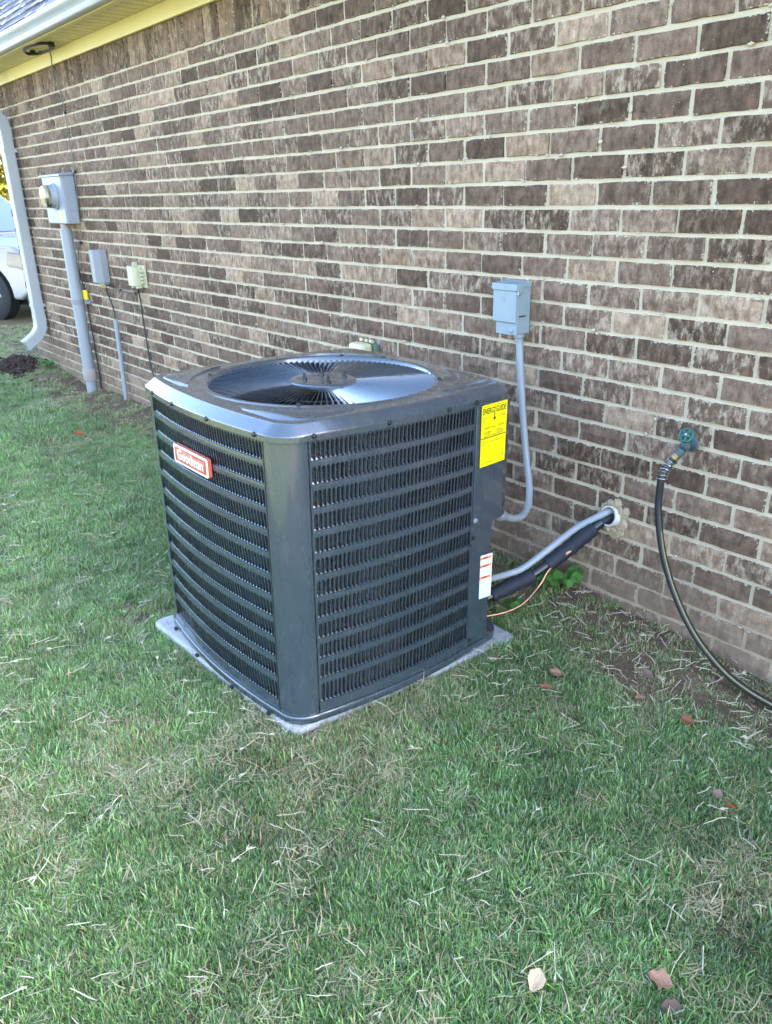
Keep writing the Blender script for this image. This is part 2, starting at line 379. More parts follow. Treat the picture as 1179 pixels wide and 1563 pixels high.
# ------------------------------------------------------------------ house
house = thing('brick_house', 'brown brick house wall with pale mortar joints and cream eave above', 'house', (-1.0, 0.0, 0.0))
def H(mb, name, mat, **k): return rel(mb.build(name, mat, house, **k))
mw = MB(); mw.box(CORNER_X + 0.006, END_X, 0.0090, 0.20, -0.35, 2.60)
# fine front skin so the mortar face is uneven
H(mw, 'mortar_bed', M['mortar'])
def brick_variant(w, h, seed, name):
    r = random.Random(seed); mb = MB(); nx_, nz_ = 5, 3; V = []; uv = []
    for k in range(nz_):
        for i in range(nx_):
            u, v = i / (nx_ - 1), k / (nz_ - 1); edge = (i in (0, nx_ - 1)) or (k in (0, nz_ - 1))
            uu = u if 0 < i < nx_ - 1 else (0.018 if i == 0 else 0.982); vv = v if 0 < k < nz_ - 1 else (0.05 if k == 0 else 0.95)
            x = (uu - 0.5) * w + r.uniform(-1, 1) * 0.002; z = (vv - 0.5) * h + r.uniform(-1, 1) * 0.0017
            y = (r.uniform(0.0012, 0.005) if edge else 0.0) + r.uniform(-1, 1) * 0.0022
            V.append((x, y, z)); uv.append((uu, vv))
    F = [(k * nx_ + i, k * nx_ + i + 1, (k + 1) * nx_ + i + 1, (k + 1) * nx_ + i) for k in range(nz_ - 1) for i in range(nx_ - 1)]
    ring = [i for i in range(nx_)] + [k * nx_ + nx_ - 1 for k in range(1, nz_)] + [(nz_ - 1) * nx_ + i for i in range(nx_ - 2, -1, -1)] + [k * nx_ for k in range(nz_ - 2, 0, -1)]
    o = len(V)
    for q in ring:
        x, y, z = V[q]; V.append((x / (1 - 0.022) if abs(x) > w * 0.45 else x, 0.016, z / 0.92 if abs(z) > h * 0.4 else z))
        uv.append((0.0 if x < -w * .45 else 1.0 if x > w * .45 else uv[q][0], 0.0 if z < -h * .4 else 1.0 if z > h * .4 else uv[q][1]))
    n = len(ring)
    F += [(ring[(i + 1) % n], ring[i], o + i, o + (i + 1) % n) for i in range(n)]
    mb.v = V; mb.f = F; mb.uv = uv
    return mb
def mesh_uv(me, uvs):
    l = me.uv_layers.new(name='UVMap'); li = np.zeros(len(me.loops), dtype=np.int32); me.loops.foreach_get('vertex_index', li)
    l.data.foreach_set('uv', np.array(uvs, dtype=np.float32)[li].ravel())
BW, BH = BL - 0.0078, COURSE - 0.0086
VAR = [brick_variant(BW, BH, 100 + i, 'brick') for i in range(8)]
VHALF = [brick_variant(BL / 2 - 0.0078, BH, 200 + i, 'brick') for i in range(2)]
def var_mesh(mb):
    me = mb.mesh('brick', M['brick']); mesh_uv(me, mb.uv); return me
VARM = [var_mesh(v) for v in VAR]; VHM = [var_mesh(v) for v in VHALF]
def project(p):
    q = Vector(p) - CAM; d = q.dot(FWD)
    if d < 0.1: return None
    return 589.5 + 1192.33 * q.dot(RIGHT) / d, 781.5 - 1192.33 * q.dot(UP) / d, d
bricks = []   # (area, x, z, rot, variant list index, half?)
HOLES = [(-0.335, 0.432, 0.052)]
for k in range(-5, 29):
    z = (K0 - k - 0.5) * COURSE
    if k < -4: continue
    off = 0.0 if k % 2 == 0 else BL / 2
    j = math.floor((CORNER_X - off) / BL)
    while True:
        x0 = j * BL + off; x1 = x0 + BL; j += 1
        if x0 > END_X: break
        a, c = max(x0, CORNER_X + (0 if k % 2 else 0.0)), min(x1, END_X)
        if c - a < 0.05: continue
        cx = (a + c) / 2; half = (c - a) < BL * 0.8
        bricks.append([cx, z, 0.0, half, c - a, random.random()])
NSOL = 0
sx = CORNER_X + 0.04
while sx < END_X:
    bricks.append([sx, K0 * COURSE + 4 * COURSE + BL / 2 - 0.001, math.pi / 2, False, BL, random.random()]); sx += COURSE
def vis_area(bk):
    cx, z, rot, half, wd, _ = bk
    if z < 0.02: return 0
    hw, hh = (wd / 2, COURSE / 2) if rot == 0 else (COURSE / 2, BL / 2)
    zt = min(z + hh, 2.47)
    P4 = [project((cx - hw, 0, z - hh)), project((cx + hw, 0, z - hh)), project((cx + hw, 0, zt)), project((cx - hw, 0, zt))]
    if any(p is None for p in P4): return 0
    mx, my = sum(p[0] for p in P4) / 4, sum(p[1] for p in P4) / 4
    if not (-15 < mx < 1194 and -10 < my < 1573): return 0
    # behind the air conditioner
    if 255 < mx < 740 and my > 600: return 0
    if 300 < mx < 720 and my > 556: return 0
    return 0.5 * abs(sum(P4[i][0] * P4[(i + 1) % 4][1] - P4[(i + 1) % 4][0] * P4[i][1] for i in range(4)))
bricks.sort(key=lambda q: -vis_area(q))
def brick_mtx(bk, r):
    cx, z, rot, half, wd, _ = bk
    sc = (wd - 0.0078) / ((BL / 2 if half else BL) - 0.0078)
    return (Matrix.Translation((cx + r.uniform(-1, 1) * 0.0022, r.uniform(-0.0018, 0.0018), z + r.uniform(-1, 1) * 0.0011))
            @ Matrix.Rotation(rot + (math.pi if r.random() < 0.5 else 0) + r.uniform(-1, 1) * 0.005, 4, 'Y')
            @ Matrix.Rotation(r.uniform(-1, 1) * 0.010, 4, 'Z') @ (Matrix.Rotation(0.05 + r.uniform(-.03, .03), 4, 'X') @ Matrix.Scale(1.09, 4, (0, 0, 1)) if rot else Matrix()) @ Matrix.Rotation(r.uniform(-1, 1) * 0.012, 4, 'X') @ Matrix.Scale(sc, 4, (1, 0, 0)))
rb = random.Random(5); bv, bf, buv = [], [], []
for i, bk in enumerate(bricks):
    mt = brick_mtx(bk, rb)
    if i < 300:
        me = rb.choice(VHM) if bk[3] else rb.choice(VARM)
        o = bpy.data.objects.new('brick', me); COL.objects.link(o); o.parent = house
        o.matrix_local = Matrix.Translation(-house.location) @ mt
    else:
        mb = rb.choice(VHALF) if bk[3] else rb.choice(VAR); o0 = len(bv)
        bv += [tuple(mt @ Vector(v)) for v in mb.v]; bf += [tuple(q + o0 for q in f) for f in mb.f]; buv += mb.uv
fb = MB(); fb.v = bv; fb.f = bf
fo = H(fb, 'brick_courses', M['brick'], kind='stuff'); mesh_uv(fo.data, buv)
# squeezed-out lumps of mortar along the joints
dm = MB(); rd_ = random.Random(11)
for _ in range(420):
    k = rd_.randint(-3, 23); x = rd_.uniform(-3.5, 1.2) if rd_.random() < 0.8 else rd_.uniform(-7, -3.5)
    z = (K0 - k) * COURSE + rd_.choice((-1, 1)) * rd_.uniform(0.002, 0.0075); s = rd_.uniform(0.002, 0.0055)
    if rd_.random() < 0.25:
        off = 0 if k % 2 == 0 else BL / 2; x = round((x - off) / BL) * BL + off + rd_.uniform(-.005, .005); z = (K0 - k - rd_.random()) * COURSE
    o0 = len(dm.v); dm.sphere((x, 0.0015, z), s, 6, 4, (rd_.uniform(0.8, 2.8), 0.7, rd_.uniform(0.6, 1.4)))
    dm.v[o0:] = [(v[0] + rd_.uniform(-1, 1) * s * .3, v[1] + rd_.uniform(-1, 1) * s * .2, v[2] + rd_.uniform(-1, 1) * s * .3) for v in dm.v[o0:]]
H(dm, 'mortar_lumps', M['mortar'], kind='stuff', smooth=True, auto=False)
# side (gable) wall and roof
SLOPE = 0.90; EY, EZ = -0.30, 2.665; RY = 4.2; RZ = EZ + SLOPE * (RY - EY)
def mat_gable():
    b = NB('side_wall_brick'); p = b.obj()
    v = b.n('ShaderNodeCombineXYZ', {0: b.n('ShaderNodeSeparateXYZ', {0: p}).outputs[1], 1: b.n('ShaderNodeSeparateXYZ', {0: p}).outputs[2], 2: 0.0}).outputs[0]
    t = b.n('ShaderNodeTexBrick', {'Vector': v, 'Color1': (0.10, 0.08, 0.07, 1), 'Color2': (0.17, 0.14, 0.12, 1), 'Mortar': (0.5, 0.48, 0.43, 1), 'Scale': 1.0, 'Mortar Size': 0.006, 'Brick Width': BL, 'Row Height': COURSE})
    return b.done(b.pbr(t.outputs[0], 0.9, 0, 0.2))
M['gable'] = mat_gable()
g = MB(); g.prism([(0.2, -0.35), (8.4, -0.35), (8.4, 2.6), (RY, RZ - 0.25), (0.2, 2.6 + 0.2)], 0, CORNER_X + 0.012, CORNER_X + 0.2); H(g, 'side_wall', M['gable'])
g = MB(); g.box(CORNER_X, END_X, 8.2, 8.4, -0.3, 2.6); g.box(END_X - 0.2, END_X, 0.2, 8.2, -0.3, 2.6); H(g, 'rear_wall', M['gable'])
RX0, RX1 = CORNER_X - 0.38, END_X + 0.35
def roofpt(x, d, lift=0.0):   # d = distance up the front slope from the eave edge
    L = math.hypot(1, SLOPE); n = Vector((0, -SLOPE, 1)) / L
    return Vector((x, EY + d / L, EZ + SLOPE * d / L)) + n * lift
SL = (RY - EY) * math.hypot(1, SLOPE)
g = MB()
g.add([roofpt(RX0, 0), roofpt(RX1, 0), roofpt(RX1, SL), roofpt(RX0, SL), roofpt(RX0, 0, -0.04), roofpt(RX1, 0, -0.04), roofpt(RX1, SL, -0.04), roofpt(RX0, SL, -0.04)],
      [(0, 1, 2, 3), (7, 6, 5, 4), (0, 4, 5, 1), (1, 5, 6, 2), (2, 6, 7, 3), (3, 7, 4, 0)])
yb = 2 * RY - EY
g.add([(RX0, RY, RZ), (RX1, RY, RZ), (RX1, yb, EZ), (RX0, yb, EZ), (RX0, RY, RZ - .05), (RX1, RY, RZ - .05), (RX1, yb, EZ - .05), (RX0, yb, EZ - .05)],
      [(0, 1, 2, 3), (7, 6, 5, 4), (0, 4, 5, 1), (1, 5, 6, 2), (2, 6, 7, 3), (3, 7, 4, 0)])
def mat_shingle():
    b = NB('asphalt_shingle'); P = b.pos()
    oi = b.n('ShaderNodeObjectInfo').outputs['Random']; isl = b.n('ShaderNodeNewGeometry').outputs['Random Per Island']
    r = b.n('ShaderNodeTexWhiteNoise', {'W': b.math('ADD', b.math('MULTIPLY', oi, 57.0), b.math('MULTIPLY', isl, 333.0))}, noise_dimensions='1D').outputs[0]
    c = b.ramp(r, [(0, (0.085, 0.09, 0.11)), (0.6, (0.15, 0.16, 0.185)), (1, (0.24, 0.245, 0.26))])
    n = b.noise(P, 260, 3, 0.7); c = b.mix(b.rng(n, 0.4, 0.65), b.mix(1.0, c, (0.6, 0.6, 0.6), 'MULTIPLY'), b.mix(1.0, c, (1.5, 1.5, 1.5), 'MULTIPLY'))
    return b.done(b.pbr(c, 0.85, 0, 0.3, b.bump(n, 0.003)))
M['shingle'] = mat_shingle()
H(g, 'roof_deck', M['shingle'])
rs = random.Random(3); cand = []
for row in range(0, 46):
    d0 = row * 0.14 - 0.02; x = RX0 - rs.uniform(0, 0.15)
    while x < RX1:
        wdt = rs.choice((0.10, 0.14, 0.18, 0.23)); cand.append((row, max(x, RX0), min(x + wdt - 0.006, RX1), d0, rs.choice((0.006, 0.010, 0.013)))); x += wdt
def shingle_geo(mb, s):
    row, a, c, d0, th = s
    mb.add([roofpt(a, d0, 0.006), roofpt(c, d0, 0.006), roofpt(c, d0 + 0.2, 0.001), roofpt(a, d0 + 0.2, 0.001),
            roofpt(a, d0, 0.006 + th), roofpt(c, d0, 0.006 + th), roofpt(c, d0 + 0.2, 0.003), roofpt(a, d0 + 0.2, 0.003)],
           [(0, 1, 5, 4), (4, 5, 6, 7), (1, 2, 6, 5), (0, 4, 7, 3)])
seen = []; rest = MB()
for s in cand:
    p = project(roofpt((s[1] + s[2]) / 2, s[3] + 0.06, 0.01))
    if p and -12 < p[0] < 130 and -12 < p[1] < 60 and len(seen) < 150: seen.append(s)
    else: shingle_geo(rest, s)
for s in seen:
    q = MB(); shingle_geo(q, s); H(q, 'shingle', M['shingle'])
H(rest, 'shingle_courses', M['shingle'], kind='stuff')
# frieze, soffit, fascia
FX0 = CORNER_X - 0.36
g = MB(); xs = [FX0 + 0.36 - .02, -6.45, -3.02, 0.6, END_X]
for a, c in zip(xs[:-1], xs[1:]):
    q = MB(); q.box(a + 0.001, c - 0.001, -0.026, -0.003, 2.472, 2.558); H(q, 'frieze_board', M['cream'], bevel=0.002)
sp = MB(); prof = []
x = FX0
while x < END_X:
    # one 0.10 m rib: flat, then a small groove
    for dx, dz in ((0.0, 0.0), (0.078, 0.0), (0.080, 0.014), (0.097, 0.014)): prof.append((x + dx, 2.560 + dz))
    x += 0.10
def soffit_piece(pr):
    q = MB(); n = len(pr)
    q.add([(px, -0.245, pz) for px, pz in pr] + [(px, 0.02, pz) for px, pz in pr], [(i, i + n, i + n + 1, i + 1) for i in range(n - 1)]); return q
for i in range(0, len(prof) - 1, 12):
    pr = prof[i:i + 13]
    if len(pr) > 1: H(soffit_piece(pr), 'soffit_panel', M['soffit'])
g = MB(); g.box(FX0, END_X, -0.262, -0.245, 2.551, 2.668); H(g, 'fascia', M['soffit'], bevel=0.002)
g = MB(); g.box(FX0, END_X, -0.266, -0.228, 2.5485, 2.5535); H(g, 'soffit_trim', M['cream'])
# rake boards on the gable end
g = MB(); L_ = math.hypot(1, SLOPE)
g.add([roofpt(RX0, 0, -.045), roofpt(RX0, SL, -.045), roofpt(RX0, SL, -.2), roofpt(RX0, 0, -.16), roofpt(RX0 + .03, 0, -.045), roofpt(RX0 + .03, SL, -.045), roofpt(RX0 + .03, SL, -.2), roofpt(RX0 + .03, 0, -.16)],
      [(0, 1, 2, 3), (7, 6, 5, 4), (0, 4, 5, 1), (1, 5, 6, 2), (2, 6, 7, 3), (3, 7, 4, 0)])
H(g, 'rake_board', M['cream'])

# gutter
gut = thing('gutter', 'white metal rain gutter running along the roof edge', 'gutter', (-3.0, -0.3, 2.55))
pf = [(-0.264, 2.664), (-0.264, 2.556), (-0.312, 2.556), (-0.318, 2.560), (-0.318, 2.588), (-0.334, 2.604), (-0.352, 2.614), (-0.356, 2.622), (-0.356, 2.640), (-0.346, 2.643), (-0.344, 2.636)]
g = MB()
g.loops([[(x, y, z) for y, z in pf] for x in (FX0 - 0.02, END_X)], close=False)
inn = [(y + (0.004 if y < -0.3 else 0.003), z + 0.004) for y, z in pf]
go = g.build('trough', M['white'], gut, smooth=True, auto=25); rel(go)
sm_ = go.modifiers.new('thick', 'SOLIDIFY'); sm_.thickness = 0.002
g = MB(); g.prism(pf[:9], 0, FX0 - 0.022, FX0 - 0.019); rel(g.build('end_cap', M['white'], gut))
g = MB(); g.box(FX0, END_X, -0.31, -0.262, 2.666, 2.672); rel(g.build('drip_edge', M['white'], gut))

# downspout
DX0, DX1, DY0, DY1 = -6.715, -6.615, -0.112, -0.018
ds = thing('downspout', 'white metal downspout at the left corner of the brick wall', 'downspout', (-6.665, -0.06, 0.3))
def rect_loop(c, t, side, hw, hd, n=4):
    # fluted rectangular section round centre c; side = x direction, normal from tangent
    t = Vector(t).normalized(); sx_ = Vector(side); nn = t.cross(sx_).normalized(); out = []
    pts2 = []
    for (ax, ay, bx, by) in ((-1, -1, 1, -1), (1, -1, 1, 1), (1, 1, -1, 1), (-1, 1, -1, -1)):
        for i in range(9):
            f = i / 9; u = ax + (bx - ax) * f; v = ay + (by - ay) * f; k = 0.965 if i in (2, 4, 6, ) else 1.0
            if i == 0: u *= 0.94; v *= 0.94
            if ax == bx: u *= k
            else: v *= k
            pts2.append((u, v))
    return [Vector(c) + sx_ * (u * hw) + nn * (v * hd) for u, v in pts2]
cx = (DX0 + DX1) / 2; cy = (DY0 + DY1) / 2
g = MB(); g.loops([rect_loop((cx, cy, z), (0, 0, 1), (1, 0, 0), 0.05, 0.047) for z in (0.56, 2.10)]); rel(g.build('pipe', M['white'], ds, smooth=True, auto=30))
def elbow(path, name, corr=True):
    pts = catmull(path, 7); q = MB(); LL = []
    for i, p in enumerate(pts):
        t = pts[min(i + 1, len(pts) - 1)] - pts[max(i - 1, 0)]
        k = 1.04 + (0.025 if i % 2 else 0.0) * corr
        LL.append(rect_loop(p, t, (1, 0, 0), 0.05 * k, 0.047 * k))
    q.loops(LL); return rel(q.build(name, M['white'], ds, smooth=True, auto=30))
elbow([(cx, cy, 0.57), (cx, cy, 0.50), (cx, cy - 0.012, 0.435), (cx, cy - 0.06, 0.375), (cx, cy - 0.13, 0.325), (cx, cy - 0.17, 0.30)], 'bottom_elbow')
elbow([(cx, cy, 2.06), (cx, cy, 2.13), (cx, cy - 0.015, 2.2), (cx, cy - 0.08, 2.29), (cx, cy - 0.15, 2.38), (cx, -0.275, 2.48), (cx, -0.285, 2.56)], 'top_elbow')
for zz in (0.64, 1.95):
    g = MB(); g.box(DX0 - 0.004, DX1 + 0.004, DY0 - 0.004, DY0 - 0.002, zz, zz + 0.03); g.box(DX1 + 0.001, DX1 + 0.004, DY0 - .002, -0.0035, zz, zz + 0.03); g.box(DX0 - 0.004, DX0 - .001, DY0 - .002, -0.0035, zz, zz + 0.03)
    rel(g.build('strap', M['white'], ds))

# ------------------------------------------------------------------ air conditioner
A, R_, BOW, HT = 0.45, 0.086, 0.03, 0.94
ac = thing('air_conditioner', 'dark grey louvered air conditioner unit with fan guard on top', 'air conditioner')
ac.matrix_world = Matrix(((0.9999059, 0.0133125, 0.0033037, -0.9370325), (-0.0133754, 0.9997147, 0.0197883, -0.8657145), (-0.0030393, -0.0198306, 0.9997987, 0.0485069), (0, 0, 0, 1)))
def bow(s): return BOW * max(0.0, 1 - (s / (A - R_)) ** 2)
def outline(off, nside=24, ncor=10, a=A, r=R_):
    pts = []; c = a - r
    for q in range(4):
        ang = q * math.pi / 2; ca, sa = math.cos(ang), math.sin(ang)
        loc = [(-c + 2 * c * i / nside) for i in range(nside)]
        P_ = [(s, -(a + off + bow(s))) for s in loc]
        P_ += [(c + (r + off) * math.sin(t), -c - (r + off) * math.cos(t)) for t in [math.pi / 2 * i / ncor for i in range(ncor)]]
        pts += [(x * ca - y * sa, x * sa + y * ca) for x, y in P_]
    return pts
def oloop(off, z): return [(x, y, z) for x, y in outline(off)]
# base pan
g = MB(); g.loops([oloop(0.006, 0.0), oloop(0.008, 0.003), oloop(0.008, 0.023), oloop(0.006, 0.0255), oloop(-0.03, 0.026)], cap0=True, cap1=True)
base = g.build('base_pan', M['ac'], ac, smooth=True)
for sx_ in (-0.34, -0.12, 0.13, 0.33):
    g = MB(); g.box(sx_ - 0.006, sx_ + 0.006, -(A + bow(sx_) + 0.022), -(A + bow(sx_) + 0.012), 0.002, 0.012); g.build('clip', M['screw'], base)
# top cap
g = MB(); N_ = len(outline(0))
ol = outline(-0.032); ang = [math.atan2(y, x) for x, y in ol]
def circ(r, z): return [(r * math.cos(t), r * math.sin(t), z) for t in ang]
def mixl(f, z): return [(ol[i][0] * (1 - f) + 0.405 * math.cos(ang[i]) * f, ol[i][1] * (1 - f) + 0.405 * math.sin(ang[i]) * f, z) for i in range(N_)]
g.loops([oloop(0.004, 0.900), oloop(0.008, 0.893), oloop(0.011, 0.895), oloop(0.011, 0.9095), oloop(0.011, 0.9115), oloop(0.0103, 0.9135), oloop(0.0085, 0.9152), oloop(0.0068, 0.9166), oloop(-0.0195, 0.9362), oloop(-0.0215, 0.9375), oloop(-0.0240, 0.9388), oloop(-0.0275, 0.9398), oloop(-0.030, 0.9401), oloop(-0.032, 0.9402),
         mixl(0.5, 0.940), circ(0.402, 0.9403), circ(0.399, 0.9412), circ(0.394, 0.9432), circ(0.388, 0.9440), circ(0.381, 0.9430), circ(0.3762, 0.937), circ(0.3725, 0.926), circ(0.3715, 0.895), circ(0.3715, 0.80)])
cap = g.build('top_cover', M['ac'], ac, smooth=True, auto=50)
for q in range(4):   # pressed plateau at each corner of the cover
    t0 = q * math.pi / 2 + math.pi / 4; poly = []
    for i in range(9): t = t0 - 0.40 + 0.80 * i / 8; poly.append((0.438 * math.cos(t), 0.438 * math.sin(t)))
    c, s = math.cos(q * math.pi / 2), math.sin(q * math.pi / 2)
    for (x, y) in ((0.205, 0.418), (0.34, 0.408), (0.375, 0.398), (0.398, 0.375), (0.408, 0.34), (0.418, 0.205)): poly.append((x * c - y * s, x * s + y * c))
    lo = [(x, y, 0.9400) for x, y in poly]; cxm = sum(p[0] for p in poly) / len(poly); cym = sum(p[1] for p in poly) / len(poly)
    hi = [(cxm + (x - cxm) * 0.94, cym + (y - cym) * 0.94, 0.9435) for x, y in poly]
    q_ = MB(); q_.loops([lo, hi], cap1=True); q_.build('pressed_corner', M['ac'], cap, smooth=True, auto=60)
def screw(p, n, r=0.0058, parent=None):
    q_ = MB(); n = Vector(n); q_.lathe([(r * 1.35, -0.001), (r * 1.35, 0.0012), (r, 0.0014), (r, 0.0055), (r * 0.7, 0.0062)], p, n, 8); return q_.build('screw', M['screw'], parent or cap)
for s in (-0.303, -0.117, 0.115, 0.345): screw((s, -(A + bow(s) + 0.011), 0.908), (0, -1, 0))
for s in (-0.350, -0.112, 0.118, 0.245): screw((A + bow(s) + 0.011, s, 0.908), (1, 0, 0))
for t in (45, 135, 225, 315): screw((0.388 * math.cos(math.radians(t)), 0.388 * math.sin(math.radians(t)), 0.9435), (0, 0, 1), 0.006)
# fan guard: tilted radial vanes, hub plate with four studs
guard = thing('fan_guard', '', ''); del guard['label'], guard['category']; guard.parent = ac
vm = MB(); L0 = []
for i in range(7):
    f = i / 6; r = 0.100 + (0.3735 - 0.100) * f; wdt = 0.0062 + 0.0050 * f; dth = 0.05 * math.sin(f * math.pi)
    tilt = math.radians(50); yv, zv = math.cos(tilt) * wdt / 2, math.sin(tilt) * wdt / 2; th = 0.0004
    cyv = r * 0.05 * f * (1 - f) * 1.2
    L0.append([(r, cyv - yv - th, 0.928 - zv + th), (r, cyv + yv - th, 0.928 + zv + th), (r, cyv + yv + th, 0.928 + zv - th), (r, cyv - yv + th, 0.928 - zv - th)])
vm.loops(L0, cap0=True, cap1=True); vme = vm.mesh('vane', M['ac'])
NV = 108
for i in range(NV):
    o = bpy.data.objects.new('vane', vme); COL.objects.link(o); o.parent = guard; o.rotation_euler.z = 2 * math.pi * i / NV
g = MB(); g.lathe([(0.106, 0.918), (0.112, 0.921), (0.112, 0.934), (0.107, 0.938), (0.075, 0.939), (0.066, 0.9365), (0.02, 0.9365)], n=56, cap0=True, cap1=True); hub = g.build('hub_plate', M['ac'], guard, smooth=True)
g = MB(); g.lathe([(0.3735, 0.912), (0.3705, 0.912), (0.3705, 0.922), (0.3735, 0.922)], n=72, cap0=False, cap1=False); g.build('guard_ring', M['ac'], guard, smooth=True)
g = MB(); g.lathe([(0.23, 0.913), (0.226, 0.914), (0.226, 0.917), (0.23, 0.918), (0.234, 0.917), (0.234, 0.914)], n=72, cap0=False, cap1=False); g.build('middle_ring', M['ac'], guard, smooth=True)
for (x, y) in ((-0.026, -0.056), (-0.058, 0.034), (0.030, 0.066), (0.068, -0.026)):
    g = MB(); g.lathe([(0.0085, 0.936), (0.0085, 0.946)], (x, y, 0), n=6); g.lathe([(0.0042, 0.946), (0.0042, 0.962)], (x, y, 0), n=8); g.build('stud', M['screw'], hub)
# fan and motor below the guard
g = MB(); g.lathe([(0.075, 0.72), (0.08, 0.73), (0.08, 0.90), (0.06, 0.915)], n=28); fan = g.build('fan_motor', M['ac_in'], ac, smooth=True)
for q in range(3):
    g = MB(); LL = []
    for i in range(7):
        f = i / 6; r = 0.07 + 0.28 * f; a0, a1 = -0.55 - 0.1 * f, 0.45
        LL.append([(r * math.cos(a0 + (a1 - a0) * k / 8), r * math.sin(a0 + (a1 - a0) * k / 8), 0.79 + 0.07 * k / 8) for k in range(9)])
    g.loops(LL, close=False); b_ = g.build('fan_blade', M['ac_in'], fan, smooth=True, auto=False); b_.rotation_euler.z = q * 2.094 + 0.5
    b_.modifiers.new('thick', 'SOLIDIFY').thickness = 0.003
# coil behind the louvres + inner floor
g = MB(); lp = [[(x * 0.952, y * 0.952, z) for x, y in outline(0)] for z in (0.026, 0.895)]; g.loops(lp); g.build('coil', M['coil'], ac, smooth=True)
g = MB(); lp = [[(x * 0.85, y * 0.85, z) for x, y in outline(0)] for z in (0.03, 0.80)]; g.loops(lp, cap0=True); g.build('inner_liner', M['ac_in'], ac)
# louvred sides
TOP, PIT, SLOT, ROWS = 0.8875, 0.0692, 0.0512, 12
def face_map(face):
    if face == 'front': return lambda s, z, d: (s, -(A + bow(s)) + d, z)
    if face == 'right': return lambda s, z, d: (A + bow(s) - d, s, z)
    if face == 'left': return lambda s, z, d: (-(A + bow(s)) + d, -s, z)
    return lambda s, z, d: (-s, A + bow(s) - d, z)
def louver_side(face, s0, s1, rowlen=None):
    fm = face_map(face); edge = 0.006; n = int(round((s1 - s0 - 2 * edge) / 0.01435)); p = (s1 - s0 - 2 * edge) / n
    # frame: stiles and bands
    frame = MB(); nseg = 24
    def strip(mb, sa, sb, z0, z1, seg, d0=0.0, th=0.010):
        ss = [sa + (sb - sa) * i / seg for i in range(seg + 1)]
        mb.loops([[fm(s, z0, d0 + th) for s in ss], [fm(s, z0, d0) for s in ss], [fm(s, z1, d0) for s in ss], [fm(s, z1, d0 + th) for s in ss]], close=False)
    strip(frame, s0, s0 + edge, 0.026, 0.895, 1)
    fr = frame.build(face_name[face], M['ac'], ac, smooth=True)
    f2 = MB(); strip(f2, s1 - edge, s1, 0.026, 0.895, 1); f2.build('stile', M['ac'], fr, smooth=True)
    bands = []
    zt = 0.895
    for r in range(ROWS):
        zr = TOP - r * PIT; bands.append((zr, zt)); zt = zr - SLOT
    zlast = 0.060
    bands[-1] = bands[-1]
    bands.append((0.026, zlast))
    for z0, z1 in bands:
        q_ = MB(); ss = [s0 + edge + (s1 - s0 - 2 * edge) * i / nseg for i in range(nseg + 1)]
        zm = (z0 + z1) / 2; rid = 0.0002 if z1 - z0 < 0.03 else 0.0
        LL = [[fm(s, z0, 0.010) for s in ss], [fm(s, z0 + .0006, 0.0001) for s in ss], [fm(s, z0 * .7 + z1 * .3, -rid * .8) for s in ss], [fm(s, zm, -rid) for s in ss], [fm(s, z0 * .3 + z1 * .7, -rid * .8) for s in ss], [fm(s, z1 - .0006, 0.0001) for s in ss], [fm(s, z1, 0.010) for s in ss]]
        q_.loops(LL, close=False); q_.build('band', M['ac'], fr, smooth=True, auto=60)
    # slots with arched tops and a slanted blade in each
    fins = MB(); rj = random.Random(len(face) * 7)
    for r in range(ROWS):
        zt_ = TOP - r * PIT; zb_ = zt_ - SLOT if r < ROWS - 1 else zlast
        for i in range(n):
            a = s0 + edge + i * p; b = a + p; sl, sr = a + 0.0017, b - 0.0017; sl += rj.gauss(0, 0.0003); sr += rj.gauss(0, 0.0003); dj = rj.gauss(0, 0.0009); w_ = sr - sl; rr = w_ / 2; cxs = (sl + sr) / 2
            e = 0.0005; er = 0.0045
            # arch fillets at the top (two corner fans) and the bottom
            arc = [(cxs - rr * math.cos(t), zt_ - rr + rr * math.sin(t)) for t in [math.pi * k / 6 for k in range(7)]]
            top = [(a, zt_), (a, zt_ - rr), ] ; 
            vs_ = [fm(a, zt_ - rr, e)] + [fm(x, z, e) for x, z in arc] + [fm(b, zt_ - rr, e), fm(b, zt_, e), fm(cxs, zt_ + 0.0004, e), fm(a, zt_, e)]
            o0 = len(fins.v); fins.v += [tuple(v) for v in vs_]
            fins.f += [(o0, o0 + 1, o0 + 2, o0 + 11), (o0 + 2, o0 + 3, o0 + 4, o0 + 10, o0 + 11), (o0 + 4, o0 + 5, o0 + 6, o0 + 9, o0 + 10), (o0 + 6, o0 + 7, o0 + 8, o0 + 9)]
            # straight bridge between neighbouring slots
            o0 = len(fins.v); fins.v += [fm(a, zb_, er), fm(sl, zb_, er), fm(sl, zt_ - rr, e), fm(a, zt_ - rr, e), fm(sr, zb_, er), fm(b, zb_, er), fm(b, zt_ - rr, e), fm(sr, zt_ - rr, e)]
            fins.f += [(o0, o0 + 1, o0 + 2, o0 + 3), (o0 + 4, o0 + 5, o0 + 6, o0 + 7)]
            # blade: from the bridge into the cabinet, flared at its foot
            zbt = zt_ - rr * 0.6
            dirs = 1 if face in ('right', 'left') else -1
            root = sl if dirs > 0 else sr
            o0 = len(fins.v); fins.v += [fm(root, zb_, er), fm(root, zbt, er), fm(root + dirs * (0.0042 + dj), zbt, 0.0085 + dj), fm(root + dirs * 0.0042, zb_ + 0.006, 0.0085), fm(root + dirs * 0.0062, zb_, 0.0045)]
            fins.f += [(o0, o0 + 3, o0 + 2, o0 + 1), (o0, o0 + 4, o0 + 3)]
    fins.build('louver_fins', M['ac'], fr, kind='stuff')
    return fr
face_name = {'front': 'front_louver_panel', 'right': 'side_louver_panel', 'left': 'side_louver_panel', 'back': 'rear_louver_panel'}
c_ = A - R_
